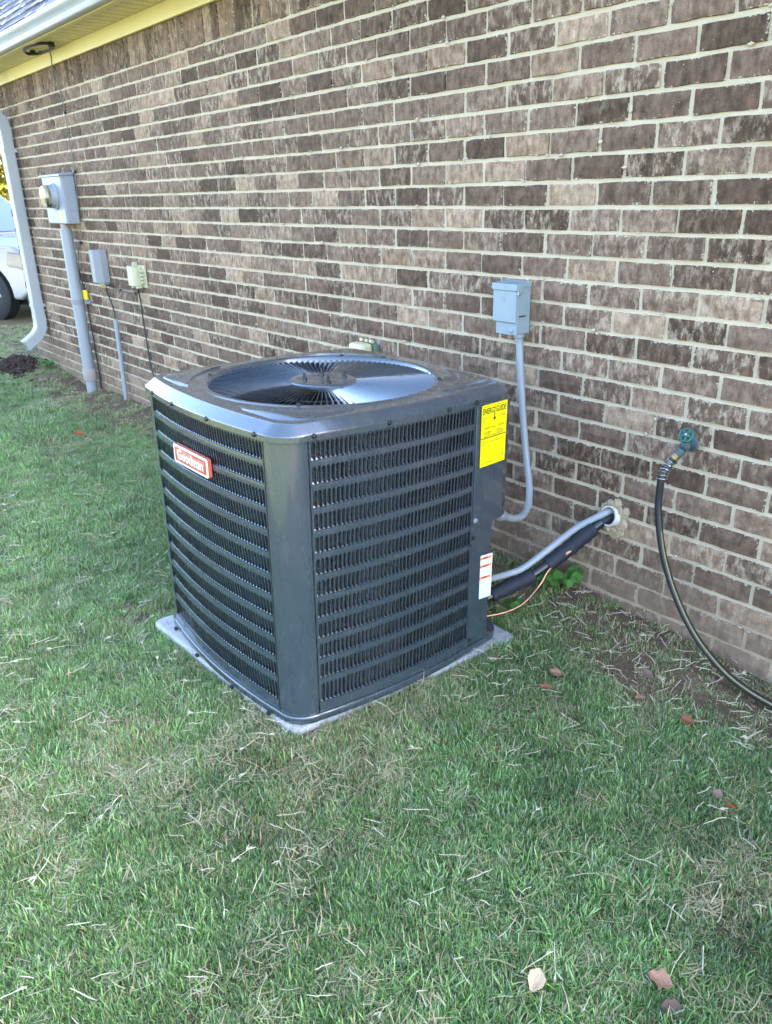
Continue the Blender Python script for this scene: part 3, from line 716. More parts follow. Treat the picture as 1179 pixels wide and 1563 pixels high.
fp = louver_side('front', -c_, c_); louver_side('right', -c_ + 0.004, 0.256); louver_side('left', -c_, c_); louver_side('back', -c_, 0.30)
# corner posts
def post(q, a0, a1, z0=0.026, z1=0.895):
    mb = MB(); ang0 = q * math.pi / 2; ca, sa = math.cos(ang0), math.sin(ang0)
    pts = [(c_ + R_ * math.sin(t), -c_ - R_ * math.cos(t)) for t in [a0 + (a1 - a0) * i / 14 for i in range(15)]]
    pts = [(c_ - 0.0, -A + 0.006)] + [(x, y) for x, y in pts] + [(A - 0.006, -c_)]
    pts = [(x * ca - y * sa, x * sa + y * ca) for x, y in pts]
    mb.loops([[(x, y, z) for x, y in pts] for z in (z0, z1)], close=False); return mb.build('corner_post', M['ac'], ac, smooth=True, auto=60)
pz = []
for q in (0, 2, 3): pz.append(post(q, 0, math.pi / 2))
g = MB(); g.box(c_ - 0.0035, c_ + 0.0008, -(A + 0.0012), -(A - 0.01), 0.026, 0.893); g.build('seam', M['screw'], pz[0])
# service corner: electrical cover above, cut-back panel with the valves below
g = MB(); pr = [(A - 0.02, 0.258), (A + 0.020, 0.258), (A + 0.0185, 0.30), (A + 0.011, 0.372), (A + 0.006, 0.405), (A - 0.004, 0.432), (A - 0.022, 0.448), (A - 0.06, 0.452), (0.30, 0.455), (0.30, 0.30)]
g.prism(pr, 2, 0.478, 0.8945); cover = g.build('electrical_cover', M['ac'], ac, bevel=0.004, segs=3)
g = MB(); pr2 = [(A - 0.02, 0.259), (A + 0.0135, 0.259), (A + 0.0115, 0.30), (A + 0.005, 0.362), (A - 0.004, 0.372), (0.33, 0.372), (0.33, 0.42), (0.30, 0.42), (0.30, 0.30)]
g.prism(pr2, 2, 0.026, 0.4775); low = g.build('valve_panel', M['ac'], ac, bevel=0.003)
for z, h in ((0.16, 0.0), (0.10, 0.0)):
    g = MB(); g.lathe([(0.014, 0), (0.014, 0.05), (0.010, 0.052), (0.010, 0.075)], (0.375, 0.372, z + 0.04), (0, 1, 0), 12); g.build('valve', M['brass'], low, smooth=True)
screw((A + 0.020, 0.268, 0.505), (1, 0, 0), 0.007, cover).data.materials[0] = M['steel']
screw((A + 0.014, 0.266, 0.44), (1, 0, 0), 0.005, low); screw((A + 0.0135, 0.266, 0.05), (1, 0, 0), 0.005, low); screw((A + 0.016, 0.249, 0.42), (1, 0, 0), 0.004, low)

# stickers on the service corner; local frame u=+y, v=+z, n=+x
def sticker_frame(s, z, x): return Matrix(((0, 0, 1, x), (1, 0, 0, s), (0, 1, 0, z), (0, 0, 0, 1)))
def surf_x(s):   # outer surface of the electrical cover
    P_ = [(0.258, A + 0.020), (0.30, A + 0.0185), (0.372, A + 0.011), (0.405, A + 0.006), (0.432, A - 0.004)]
    for (a, xa), (b, xb) in zip(P_[:-1], P_[1:]):
        if s <= b: return xa + (xb - xa) * (s - a) / (b - a)
    return P_[-1][1]
sty = math.atan2(surf_x(0.40) - surf_x(0.275), 0.125)
def stick(s, z, lift, xo=None):
    x = (surf_x(0.338) if xo is None else xo) + lift
    return Matrix.Translation((x, s, z)) @ Matrix.Rotation(-sty if xo is None else 0, 4, 'Z') @ Matrix(((0, 0, 1, 0), (1, 0, 0, 0), (0, 1, 0, 0), (0, 0, 0, 1)))
eg = MB(); eg.box(-0.065, 0.065, -0.102, 0.102, 0.0, 0.0006); ego = eg.build('energy_label', M['yellow'], ac, label='yellow energy rating sticker'); ego.matrix_local = stick(0.3385, 0.789, 0.0022)
T = Matrix.Translation
text('ENERG', 0.0265, 'lettering', M['ink'], ego, T((-0.0325, 0.080, 0.0008)), bold=0.0005, fit=0.054)
text('Y', 0.0265, 'lettering', M['ink'], ego, T((0.0005, 0.080, 0.0008)), bold=0.0005, fit=0.0105)
text('GUIDE', 0.0265, 'lettering', M['ink'], ego, T((0.0325, 0.080, 0.0008)), bold=0.0005, fit=0.051)
g = MB(); g.box(-0.0016, 0.0026, 0.052, 0.078, 0.0007, 0.001); g.add([(-0.007, 0.0555, 0.001), (0.008, 0.0555, 0.001), (0.0005, 0.043, 0.001)], [(0, 2, 1)]); g.build('arrow', M['ink'], ego)
g = MB(); g.box(-0.065, 0.062, -0.0085, -0.0055, 0.0007, 0.001); g.build('rule', M['ink'], ego)
text('Efficiency Rating', 0.0085, 'lettering', M['ink'], ego, T((-0.0215, 0.0255, 0.0008)))
text('14.0*', 0.017, 'lettering', M['ink'], ego, T((-0.035, 0.0075, 0.0008)))
g = MB()
def bar(x0, x1, y, t=0.0011): g.box(x0, x1, y - t, y + t, 0.0007, 0.0009)
for x0, x1, y in ((-0.055, -0.035, 0.0955), (0.0, 0.055, 0.0955), (0.022, 0.056, 0.060), (0.038, 0.056, 0.0555), (-0.06, -0.035, 0.060), (-0.06, -0.045, 0.055), (-0.06, -0.047, 0.0475),
                  (0.018, 0.056, 0.024), (0.018, 0.05, 0.0285), (0.016, 0.05, 0.008), (0.016, 0.052, 0.0035), (0.016, 0.052, -0.001), (0.016, 0.04, 0.0125), (-0.05, 0.01, -0.001), (-0.05, -0.04, -0.004),
                  (0.0, 0.01, -0.0025), (-0.06, -0.048, -0.015), (-0.06, 0.045, -0.022), (-0.06, -0.045, -0.028), (-0.06, 0.02, -0.091), (0.05, 0.057, -0.079), (0.05, 0.057, -0.0745), (0.05, 0.057, -0.083)): bar(x0, x1, y)
for x0, x1, y0, y1 in ((-0.053, 0.013, 0.0365, 0.0373), (0.0125, 0.0132, -0.004, 0.037), (-0.0535, -0.0528, -0.004, 0.037)): g.box(x0, x1, y0, y1, 0.0007, 0.0009)
g.build('fine_print', M['greyink'], ego)
wl = MB(); wl.box(-0.0365, 0.0365, -0.083, 0.083, 0, 0.0006); wlo = wl.build('warning_label', M['paper'], ac, label='white warning sticker with three orange bars')
wlo.matrix_local = Matrix.Translation((A + 0.0115, 0.3265, 0.277)) @ Matrix.Rotation(-math.atan2(-0.0062, 0.062) * -1, 4, 'Z') @ Matrix(((0, 0, 1, 0), (1, 0, 0, 0), (0, 1, 0, 0), (0, 0, 0, 1)))
for y in (0.071, 0.041, -0.003):
    g = MB(); g.box(-0.032, 0.032, y - 0.0045, y + 0.0045, 0.0007, 0.001); ob = g.build('orange_bar', M['orange'], wlo)
    g = MB(); g.add([(-0.0235, y - 0.0035, 0.0014), (-0.0145, y - 0.0035, 0.0014), (-0.019, y + 0.0042, 0.0014)], [(0, 1, 2)]); g.box(-0.006, 0.016, y - 0.0018, y + 0.0018, 0.0011, 0.0013); g.build('warning_mark', M['ink'], ob)
g = MB()
for y in [0.062, 0.058, 0.054, 0.05, 0.032, 0.0275, 0.023, 0.0185, 0.014, 0.0095, 0.005, -0.012, -0.0165, -0.021, -0.0255, -0.03, -0.0345, -0.039, -0.0435, -0.05, -0.0545, -0.059, -0.0635, -0.068, -0.073]:
    g.box(-0.031, 0.031 - 0.014 * random.random(), y - 0.0006, y + 0.0006, 0.0007, 0.0009)
g.build('fine_print', M['paperink'], wlo)
# name badge on the front: curved to the panel
bd = bpy.data.objects.new('name_badge', None); COL.objects.link(bd); bd.parent = ac; bd.matrix_local = Matrix.Translation((-0.012, -(A + BOW) - 0.006, 0.752)) @ Matrix.Rotation(math.pi / 2, 4, 'X')
bd['label'] = 'red and white name badge'
def badge_plate(w_, h_, cut, z0, z1, name, mat):
    mb = MB(); pts = []
    for sxx, syy in ((-1, -1), (1, -1), (1, 1), (-1, 1)):
        for k in range(5):
            t = math.radians({(-1, -1): 180, (1, -1): 270, (1, 1): 0, (-1, 1): 90}[(sxx, syy)] + 90 * k / 4)
            pts.append((sxx * (w_ - cut) + cut * math.cos(t), syy * (h_ - cut) + cut * math.sin(t)))
    mb.prism(pts, 2, z0, z1); return mb.build(name, mat, bd)
badge_plate(0.116, 0.0305, 0.008, -0.006, 0.0055, 'badge_back', M['badge_red'])
badge_plate(0.1155, 0.030, 0.008, 0.0056, 0.0072, 'badge_border', M['badge_white'])
badge_plate(0.1065, 0.0225, 0.006, 0.0073, 0.0080, 'badge_field', M['badge_red'])
g = MB(); tp = []; bt = []
for i in range(21):
    f = -1 + 2 * i / 20; tp.append((f * 0.098, 0.019 - 0.003 * math.sin(f * 3.2), 0.0084)); bt.append((f * 0.098, 0.002 + 0.009 * math.sin(f * 3.0) * (1 if f < 0 else 0.55), 0.0084))
g.loops([bt, tp], close=False); g.build('badge_swoosh', M['badge_pink'], bd)
text('Goodman', 0.046, 'lettering', M['badge_white'], bd, T((0, 0.0, 0.0087)), bold=0.0010, ext=0.0004, sx=0.96)

# concrete pad
pad = MB(); pp_ = []
for (cx_, cy_, a0_) in ((-0.44, -0.478, 180), (0.425, -0.432, 270), (0.468, 0.457, 0), (-0.44, 0.457, 90)):
    for k in range(7): t = math.radians(a0_ + 15 * k); pp_.append((cx_ + 0.03 * math.cos(t), cy_ + 0.03 * math.sin(t)))
pad.prism(pp_, 2, -0.085, -0.0015)
pd = pad.build('concrete_pad', M['concrete'], None, bevel=0.012, segs=3); pd.matrix_world = ac.matrix_world.copy(); tag(pd, 'pale grey concrete slab under the air conditioner', 'concrete pad')

# ------------------------------------------------------------------ wall fittings near the unit
dis = thing('disconnect_box', 'blue grey metal disconnect box on the brick wall right of the unit', 'electrical box', (-0.828, 0.0, 1.05))
def W(mb, par, name, mat, **k): return rel(mb.build(name, mat, par, **k))
g = MB(); g.box(-0.872, -0.772, -0.072, -0.0005, 1.052, 1.225); W(g, dis, 'body', M['grey_box'], bevel=0.003)
g = MB(); g.box(-0.8855, -0.7715, -0.0835, -0.0725, 1.096, 1.222); W(g, dis, 'door', M['grey_box'], bevel=0.003)
g = MB(); g.prism([(-0.088, 1.212), (-0.088, 1.236), (-0.002, 1.242), (-0.002, 1.222), (-0.05, 1.2225), (-0.05, 1.2)], 0, -0.890, -0.767); W(g, dis, 'hood', M['grey_box'], bevel=0.0025)
g = MB(); g.box(-0.8735, -0.7705, -0.0755, -0.0715, 1.050, 1.0955); W(g, dis, 'lower_lip', M['grey_box'], bevel=0.002)
g = MB(); g.lathe([(0.009, 0), (0.009, 0.003), (0.004, 0.006)], (-0.795, -0.0755, 1.066), (0, -1, 0), 12); W(g, dis, 'knob', M['grey_box'], smooth=True)
g = MB(); g.box(-0.7715, -0.766, -0.064, -0.03, 1.118, 1.121); W(g, dis, 'slot', M['screw'])
g = MB(); g.box(-0.7705, -0.764, -0.080, -0.060, 1.196, 1.212); W(g, dis, 'hasp', M['steel'], bevel=0.002)
g = MB()
for a, b_, c, d in ((-0.84, -0.826, 1.172, 1.1732), (-0.84, -0.826, 1.192, 1.1932), (-0.84, -0.8388, 1.172, 1.1932), (-0.8272, -0.826, 1.172, 1.1932)): g.box(a, b_, -0.0843, -0.0836, c, d)
g.box(-0.8355, -0.8305, -0.0843, -0.0836, 1.179, 1.186); W(g, dis, 'embossed_mark', M['grey_box'])
wh = thing('whip_conduit', 'grey flexible conduit curving from disconnect box down to the unit', 'conduit', (-0.77, -0.05, 1.0))
pw = catmull([(-0.778, -0.05, 1.045), (-0.765, -0.048, 0.91), (-0.742, -0.048, 0.735), (-0.708, -0.058, 0.582), (-0.664, -0.085, 0.482), (-0.620, -0.14, 0.430), (-0.585, -0.215, 0.418), (-0.565, -0.30, 0.440), (-0.535, -0.395, 0.490), (-0.525, -0.43, 0.505)], 8)
g = MB(); g.tube(pw, 0.0135, 12); W(g, wh, 'hose', M['grey_pvc'], smooth=True)
g = MB(); g.lathe([(0.021, 0), (0.021, 0.012), (0.017, 0.014), (0.017, 0.03)], (-0.779, -0.05, 1.053), (0.06, 0, -1), 10); W(g, wh, 'top_fitting', M['mid_grey'], smooth=True)
g = MB(); g.lathe([(0.016, 0), (0.016, 0.035), (0.021, 0.036), (0.021, 0.05)], (-0.552, -0.345, 0.464), Vector((0.25, -0.85, 0.42)), 10); W(g, wh, 'end_fitting', M['mid_grey'], smooth=True)

sl_ = thing('wall_sleeve', 'white plastic pipe sleeve set in crumbly mortar in the brick wall', 'pipe sleeve', (-0.335, 0.0, 0.43))
g = MB(); g.lathe([(0.038, 0.0), (0.038, 0.034), (0.034, 0.034), (0.034, 0.0)], (-0.328, 0.0, 0.436), (-0.16, -0.95, 0.22), 28, cap0=False, cap1=False); g.lathe([(0.0335, 0.004), (0.001, 0.004)], (-0.328, 0.0, 0.436), (-0.16, -0.95, 0.22), 28, cap0=False, cap1=False); W(g, sl_, 'sleeve', M['pvc_white'], smooth=True)
g = MB(); rr_ = random.Random(4)
for i in range(22):
    t = 2 * math.pi * i / 22; r = 0.043 + rr_.uniform(-.004, .012); s = rr_.uniform(0.009, 0.018)
    g.sphere((-0.325 + r * math.cos(t) * 0.98, -0.007 + rr_.uniform(-.006, .005), 0.434 + r * math.sin(t)), s, 9, 6, (1.1, 0.75, 1.1))
for i in range(10): g.sphere((-0.318 + rr_.uniform(-.02, .028), -0.002, 0.385 + rr_.uniform(-.018, .02)), rr_.uniform(.014, .02), 9, 6, (1.1, .4, 1.1))
g.v = [(x + rr_.uniform(-1, 1) * .0045, y + rr_.uniform(-1, 1) * .003, z + rr_.uniform(-1, 1) * .0045) for x, y, z in g.v]
W(g, sl_, 'mortar_patch', M['mortar_lump'])

def line_thing(name, label, cat, pts, r, mat, n=12, extra=None, sub=7):
    p = catmull(pts, sub); t = thing(name, label, cat, p[len(p) // 2]); q = MB(); q.tube(p, r, n); W(q, t, 'tube', mat, smooth=True); return t, p
pc = [(-0.33, 0.03, 0.46), (-0.352, -0.03, 0.447), (-0.419, -0.10, 0.388), (-0.471, -0.18, 0.314), (-0.509, -0.28, 0.252), (-0.535, -0.34, 0.236), (-0.546, -0.42, 0.240), (-0.556, -0.50, 0.246)]
line_thing('control_conduit', 'grey plastic conduit arching from wall sleeve to the unit', 'conduit', pc, 0.0125, M['grey_pvc'])
pk = [(-0.325, 0.04, 0.435), (-0.352, -0.02, 0.420), (-0.392, -0.09, 0.360), (-0.433, -0.15, 0.298), (-0.484, -0.27, 0.222), (-0.515, -0.34, 0.195), (-0.540, -0.42, 0.172), (-0.556, -0.48, 0.158)]
ls = thing('insulated_line', 'thick black foam insulated refrigerant line between sleeve and unit', 'refrigerant line', (-0.45, -0.2, 0.3))
pkc = catmull(pk, 10); n_ = len(pkc)
g = MB(); g.tube(pkc, 0.0185, 14); W(g, ls, 'inner_line', M['tape'], smooth=True)
def foam(f0, f1, r): 
    seg = pkc[int(f0 * n_):int(f1 * n_)]; q = MB(); rs_ = [r * (0.9 if i in (0, len(seg) - 1) else 1.0 + 0.05 * math.sin(i * 1.7)) for i in range(len(seg))]; q.tube(seg, rs_, 16); return W(q, ls, 'foam_sleeve', M['foam'], smooth=True)
foam(0.22, 0.51, 0.0285); foam(0.56, 0.86, 0.0275); foam(0.0, 0.19, 0.021)
pcp = [(-0.33, 0.04, 0.41), (-0.362, -0.05, 0.402), (-0.382, -0.10, 0.350), (-0.413, -0.16, 0.303), (-0.440, -0.22, 0.247), (-0.446, -0.26, 0.197), (-0.467, -0.32, 0.135), (-0.495, -0.38, 0.109), (-0.529, -0.44, 0.100), (-0.56, -0.49, 0.098)]
cp, pcc = line_thing('copper_line', 'bare copper tube bending under the black insulated line', 'copper pipe', pcp, 0.0052, M['copper'], 10)
g = MB(); g.tube([pcc[19], pcc[21]], 0.0075, 10); W(g, cp, 'joint', M['brass'], smooth=True)
g = MB(); g.tube(pcc[4:18], 0.0068, 10); W(g, cp, 'clear_sheath', M['mid_grey'], smooth=True)

# faucet and hose
fa = thing('faucet', 'hose faucet with green round handle on the brick wall', 'faucet', (-0.06, 0.0, 0.775)); fa.scale = (0.8, 0.8, 0.8)
g = MB(); g.lathe([(0.032, 0.0), (0.034, 0.004), (0.030, 0.008), (0.017, 0.010), (0.015, 0.05), (0.019, 0.056), (0.017, 0.062)], (-0.066, 0.0, 0.775), (0.0, -1, 0.0), 20); W(g, fa, 'body', M['faucet'], smooth=True)
g = MB(); g.sphere((-0.062, -0.055, 0.777), 0.023, 14, 8); g.tube([(-0.062, -0.055, 0.777), (-0.058, -0.082, 0.765)], [0.018, 0.0165], 14); W(g, fa, 'spout', M['faucet'], smooth=True)
hax = Vector((0.15, -0.78, 0.6)).normalized(); hq = Vector((0, 0, 1)).rotation_difference(hax); hc = Vector((-0.045, -0.088, 0.832))
g = MB(); g.tube([(-0.062, -0.055, 0.785), hc - hax * 0.006], 0.010, 10); W(g, fa, 'stem', M['brass'], smooth=True)
g = MB(); ring = []
for i in range(28):
    t = 2 * math.pi * i / 28; rr2 = 0.0265 + (0.0016 if i % 4 < 2 else -0.0012)
    ring.append(hc + hq @ Vector((rr2 * math.cos(t), rr2 * math.sin(t), 0)))
L_r = []
for i in range(28):
    c0 = ring[i]; rad = (c0 - hc).normalized(); L_r.append([c0 + rad * 0.0052 * math.cos(a_) + hax * 0.0052 * math.sin(a_) for a_ in [k * math.pi / 4 for k in range(8)]])
g.loops(L_r + [L_r[0]])
for i in range(5):
    t = 2 * math.pi * i / 5; d = hq @ Vector((math.cos(t), math.sin(t), 0)); g.tube([hc + d * 0.006, hc + d * 0.026], [0.0055, 0.0045], 8)
g.lathe([(0.012, -0.006), (0.0125, 0.004), (0.008, 0.008)], hc, hax, 16); hd_ = W(g, fa, 'handle', M['teal'], smooth=True)
g = MB(); g.lathe([(0.0045, 0.008), (0.0045, 0.011), (0.003, 0.012)], hc, hax, 8); W(g, fa, 'handle_screw', M['steel'], smooth=True)
ho = thing('garden_hose', 'dark garden hose with yellow stripe hanging from the faucet', 'garden hose', (0.1, -0.115, 0.06))
hs = Vector((-0.058, -0.070, 0.767)); hd2 = Vector((-0.0225, -0.02, -0.042)).normalized()
g = MB(); g.lathe([(0.0145, -0.004), (0.0152, 0.0), (0.0152, 0.018), (0.014, 0.0195)], hs, hd2, 12); W(g, ho, 'coupling_nut', M['faucet'], smooth=False)
g = MB(); g.lathe([(0.014, 0.019), (0.014, 0.024), (0.0125, 0.025), (0.014, 0.026), (0.014, 0.034), (0.011, 0.036)], hs, hd2, 16); W(g, ho, 'brass_ferrule', M['brass'], smooth=True)
h0 = hs + hd2 * 0.032
hp = [tuple(h0), tuple(h0 + hd2 * 0.025), (-0.088, -0.117, 0.680), (-0.090, -0.118, 0.608), (-0.083, -0.118, 0.540), (-0.056, -0.117, 0.429), (-0.011, -0.116, 0.323), (0.052, -0.116, 0.223), (0.121, -0.116, 0.147), (0.212, -0.118, 0.086), (0.296, -0.120, 0.058), (0.385, -0.125, 0.048), (0.52, -0.14, 0.044), (0.72, -0.19, 0.03), (0.95, -0.30, 0.024), (1.25, -0.33, 0.02), (1.6, -0.25, 0.03)]
hpc = catmull(hp, 9)
g = MB(); g.tube(hpc, 0.0118, 14); W(g, ho, 'tube', M['hose'], smooth=True)
st_ = []
for i, p in enumerate(hpc):
    t = (hpc[min(i + 1, len(hpc) - 1)] - hpc[max(i - 1, 0)]).normalized(); e_ = Vector((0, -1, 0)); nrm = t.cross(e_).normalized()
    if nrm.x + nrm.z < 0: nrm = -nrm
    f = min(1.0, max(0.0, (i - 30) / 55)); d = (nrm * (0.93 - 0.25 * f) + e_ * (0.36 + 0.42 * f)).normalized()
    st_.append(p + d * 0.0093)
g = MB(); g.tube(st_[40:], 0.0030, 8); W(g, ho, 'stripe', M['hose_stripe'], smooth=True)
g = MB(); hel = []
for i in range(141):
    f = i / 140; k = 5 + f * 14; a0 = int(k); fr_ = k - a0; p = hpc[a0].lerp(hpc[a0 + 1], fr_); t = (hpc[a0 + 1] - hpc[a0]).normalized(); u_ = t.cross(Vector((0, -1, 0))).normalized(); v_ = t.cross(u_); th = f * 2 * math.pi * 9
    rr3 = 0.0145 + 0.003 * f
    hel.append(p + (u_ * math.cos(th) + v_ * math.sin(th)) * rr3)
g.tube(hel, 0.0014, 6); W(g, ho, 'spring_guard', M['wire'], smooth=True)

# cream outlet cover behind the unit
ob_ = thing('outlet_cover', 'pale cream weatherproof outlet cover just behind the unit', 'outlet cover', (-1.72, 0.0, 0.82))
g = MB(); g.box(-1.785, -1.672, -0.03, -0.0005, 0.76, 0.898); W(g, ob_, 'back_plate', M['dark_green'], bevel=0.006)
g = MB(); g.box(-1.80, -1.685, -0.095, -0.0305, 0.755, 0.905); W(g, ob_, 'bubble_cover', M['pale_cream'], bevel=0.018, segs=4)
for x in (-1.775, -1.735, -1.70):
    g = MB(); g.lathe([(0.008, -0.008), (0.008, 0.008)], (x, -0.028, 0.911), (1, 0, 0), 10); W(g, ob_, 'hinge', M['pale_cream'], smooth=True)

# ------------------------------------------------------------------ utility fittings far left
em = thing('electric_meter', 'grey electric meter box with round glass meter on brick wall', 'electric meter', (-5.55, 0.0, 1.4))
g = MB(); g.box(-5.78, -5.34, -0.100, -0.0005, 1.385, 1.735); W(g, em, 'box', M['light_grey'], bevel=0.005)
g = MB(); g.prism([(-0.118, 1.728), (-0.118, 1.742), (-0.001, 1.757), (-0.001, 1.737)], 0, -5.79, -5.33); W(g, em, 'hood', M['light_grey'], bevel=0.002)
g = MB(); g.box(-5.772, -5.348, -0.106, -0.1005, 1.39, 1.727); W(g, em, 'front_cover', M['light_grey'], bevel=0.003)
g = MB(); g.box(-5.3395, -5.337, -0.088, -0.010, 1.40, 1.722); W(g, em, 'side_panel', M['light_grey'], bevel=0.002)
for r in (0.036, 0.024):
    g = MB(); g.lathe([(r, 0.0), (r - 0.003, 0.003), (r - 0.006, 0.0)], (-5.337, -0.052, 1.455), (1, 0, 0), 24, cap0=False, cap1=False); W(g, em, 'knockout', M['light_grey'], smooth=True)
g = MB(); g.lathe([(0.097, 0), (0.097, 0.012), (0.09, 0.014), (0.084, 0.03), (0.084, 0.055)], (-5.53, -0.106, 1.585), (0, -1, 0), 36); mc = W(g, em, 'meter_collar', M['grey_pvc'], smooth=True)
g = MB(); g.lathe([(0.083, 0.0), (0.083, 0.025), (0.076, 0.035), (0.02, 0.038)], (-5.53, -0.161, 1.585), (0, -1, 0), 36); W(g, em, 'glass_dome', M['lens'], smooth=True)
g = MB(); g.lathe([(0.072, 0.0), (0.072, 0.012)], (-5.53, -0.163, 1.585), (0, -1, 0), 30); W(g, em, 'dial', M['pale_cream'], smooth=True)
g = MB(); g.box(-5.51, -5.47, -0.177, -0.1755, 1.535, 1.575); W(g, em, 'display', M['black_plastic'])
g = MB(); g.box(-5.485, -5.445, -0.204, -0.17, 1.508, 1.53); W(g, em, 'lock_tab', M['screw'], bevel=0.003)
g = MB(); g.box(-5.47, -5.42, -0.109, -0.1065, 1.42, 1.47); W(g, em, 'sticker', M['yellow_tag'])
pp = thing('service_conduit', 'tall grey plastic conduit pipe running from meter box to ground', 'conduit pipe', (-5.5, -0.07, 0.0))
g = MB(); g.lathe([(0.047, 0.225), (0.047, 1.345)], (-5.505, -0.072, 0), n=28); W(g, pp, 'pipe', M['grey_pvc'], smooth=True)
g = MB(); g.lathe([(0.034, 1.34), (0.034, 1.386)], (-5.505, -0.072, 0), n=24); W(g, pp, 'neck', M['tan_collar'], smooth=True)
g = MB(); g.lathe([(0.055, 0.135), (0.057, 0.14), (0.057, 0.225), (0.054, 0.235), (0.047, 0.236)], (-5.505, -0.072, 0), n=28); W(g, pp, 'collar', M['tan_collar'], smooth=True)
g = MB(); g.lathe([(0.044, -0.15), (0.044, 0.136)], (-5.505, -0.072, 0), n=28); W(g, pp, 'foot', M['grey_pvc'], smooth=True)
g = MB(); g.lathe([(0.0475, 0.765), (0.051, 0.767), (0.051, 0.80), (0.0475, 0.802)], (-5.505, -0.072, 0), n=28, cap0=False, cap1=False); g.box(-5.458, -5.40, -0.03, -0.0005, 0.768, 0.80); W(g, pp, 'strap', M['mid_grey'])
gb_ = thing('cable_box', 'mid grey plastic cable junction box on the wall beside meter conduit', 'junction box', (-4.985, 0.0, 0.97))
g = MB(); g.prism([(-5.062, -0.001), (-5.055, -0.05), (-5.022, -0.094), (-4.95, -0.094), (-4.912, -0.05), (-4.907, -0.001)], 2, 0.968, 1.205); W(g, gb_, 'cover', M['mid_grey'], bevel=0.004)
g = MB(); g.box(-5.05, -4.92, -0.05, -0.003, 0.955, 0.9675); W(g, gb_, 'base', M['mid_grey'])
for x in (-5.0, -4.965, -4.93):
    g = MB(); g.lathe([(0.008, 0), (0.008, 0.03)], (x, -0.04, 0.958), (0, 0, -1), 10); W(g, gb_, 'connector', M['brass'], smooth=True)
bb = thing('phone_box', 'small beige plastic phone box on the brick wall', 'junction box', (-4.33, 0.0, 0.98))
g = MB(); g.prism([(-4.415, -0.012), (-4.41, -0.05), (-4.395, -0.07), (-4.30, -0.07), (-4.285, -0.05), (-4.28, -0.012)], 2, 0.985, 1.118); W(g, bb, 'cover', M['beige'], bevel=0.004)
g = MB(); g.box(-4.42, -4.225, -0.0115, -0.0005, 0.975, 1.125); W(g, bb, 'back_plate', M['beige'], bevel=0.002)
for z in (1.005, 1.03, 1.055, 1.08):
    g = MB(); g.box(-4.279, -4.24, -0.032, -0.012, z, z + 0.014); W(g, bb, 'latch', M['beige'], bevel=0.003)
g = MB(); g.box(-4.36, -4.345, -0.04, -0.01, 1.118, 1.145); W(g, bb, 'tab', M['beige'])
for x in (-4.385, -4.31):
    g = MB(); g.box(x, x + 0.025, -0.055, -0.02, 0.972, 0.984); W(g, bb, 'foot', M['pale_cream'])
tc = thing('thin_conduit', 'thin grey plastic conduit standing up from soil against the wall', 'conduit pipe', (-4.86, -0.03, 0.0))
g = MB(); g.tube([(-4.875, -0.033, -0.1), (-4.840, -0.033, 0.705)], 0.0165, 14); W(g, tc, 'pipe', M['grey_pvc'], smooth=True)
def cable(name, label, pts, r, mat, clips=()):
    p = catmull(pts, 5); t = thing(name, label, 'cable', p[len(p) // 2]); q = MB(); q.tube(p, r, 7); W(q, t, 'wire', mat, smooth=True)
    for c in clips:
        q = MB(); q.box(c[0] - .012, c[0] + .012, -0.02, -0.001, c[1] - .008, c[1] + .008); W(q, t, 'clip', M['black_plastic'])
    return t
cable('coax_cable', 'thin green grey cable running from eave down past the meter box', [(-5.36, -0.10, 2.553), (-5.33, -0.035, 2.55), (-5.335, -0.032, 2.46), (-5.33, -0.012, 2.42), (-5.31, -0.010, 2.30), (-5.288, -0.010, 2.155), (-5.279, -0.010, 1.944), (-5.276, -0.010, 1.755), (-5.304, -0.010, 1.581), (-5.35, -0.010, 1.367), (-5.394, -0.010, 1.244), (-5.47, -0.011, 1.182), (-5.53, -0.011, 1.03)], 0.0032, M['green_cable'], ((-5.288, 2.155), (-5.276, 1.755), (-5.394, 1.244)))
yt = cable('ground_wire', 'dark wire with yellow tag dropping behind the grey conduit pipe', [(-5.53, -0.011, 1.03), (-5.50, -0.012, 0.93), (-5.475, -0.012, 0.85), (-5.46, -0.012, 0.617), (-5.45, -0.012, 0.343), (-5.45, -0.012, 0.05)], 0.0055, M['black_cable'])
g = MB(); g.box(-5.475, -5.42, -0.034, -0.008, 0.80, 0.875); W(g, yt, 'yellow_tag', M['yellow_tag'], bevel=0.006)
cable('box_cable', 'short black cable from grey cable box into the thin conduit', [(-4.93, -0.04, 0.95), (-4.945, -0.022, 0.875), (-4.90, -0.02, 0.80), (-4.842, -0.033, 0.72), (-4.841, -0.033, 0.66)], 0.0055, M['black_cable'])
cable('phone_cable', 'black cable hanging from the beige phone box to ground', [(-4.325, -0.04, 0.985), (-4.36, -0.015, 0.894), (-4.365, -0.012, 0.735), (-4.355, -0.012, 0.547), (-4.34, -0.012, 0.404), (-4.28, -0.014, 0.30), (-4.20, -0.02, 0.10), (-4.19, -0.03, 0.02)], 0.0055, M['black_cable'])
cable('link_cable', 'black cable looping between the grey and the beige box', [(-4.90, -0.04, 0.955), (-4.85, -0.012, 0.935), (-4.72, -0.010, 0.925), (-4.50, -0.010, 0.925), (-4.38, -0.012, 0.94), (-4.30, -0.02, 0.945), (-4.235, -0.03, 0.975)], 0.0055, M['black_cable'], ((-4.72, 0.926), (-4.45, 0.926)))
cable('grey_wire', 'short dark wire stapled between conduit pipe and grey cable box', [(-5.47, -0.012, 1.0), (-5.40, -0.011, 0.985), (-5.30, -0.011, 0.99), (-5.15, -0.011, 0.975), (-5.03, -0.03, 0.965)], 0.0045, M['black_cable'], ((-5.30, 0.99),))
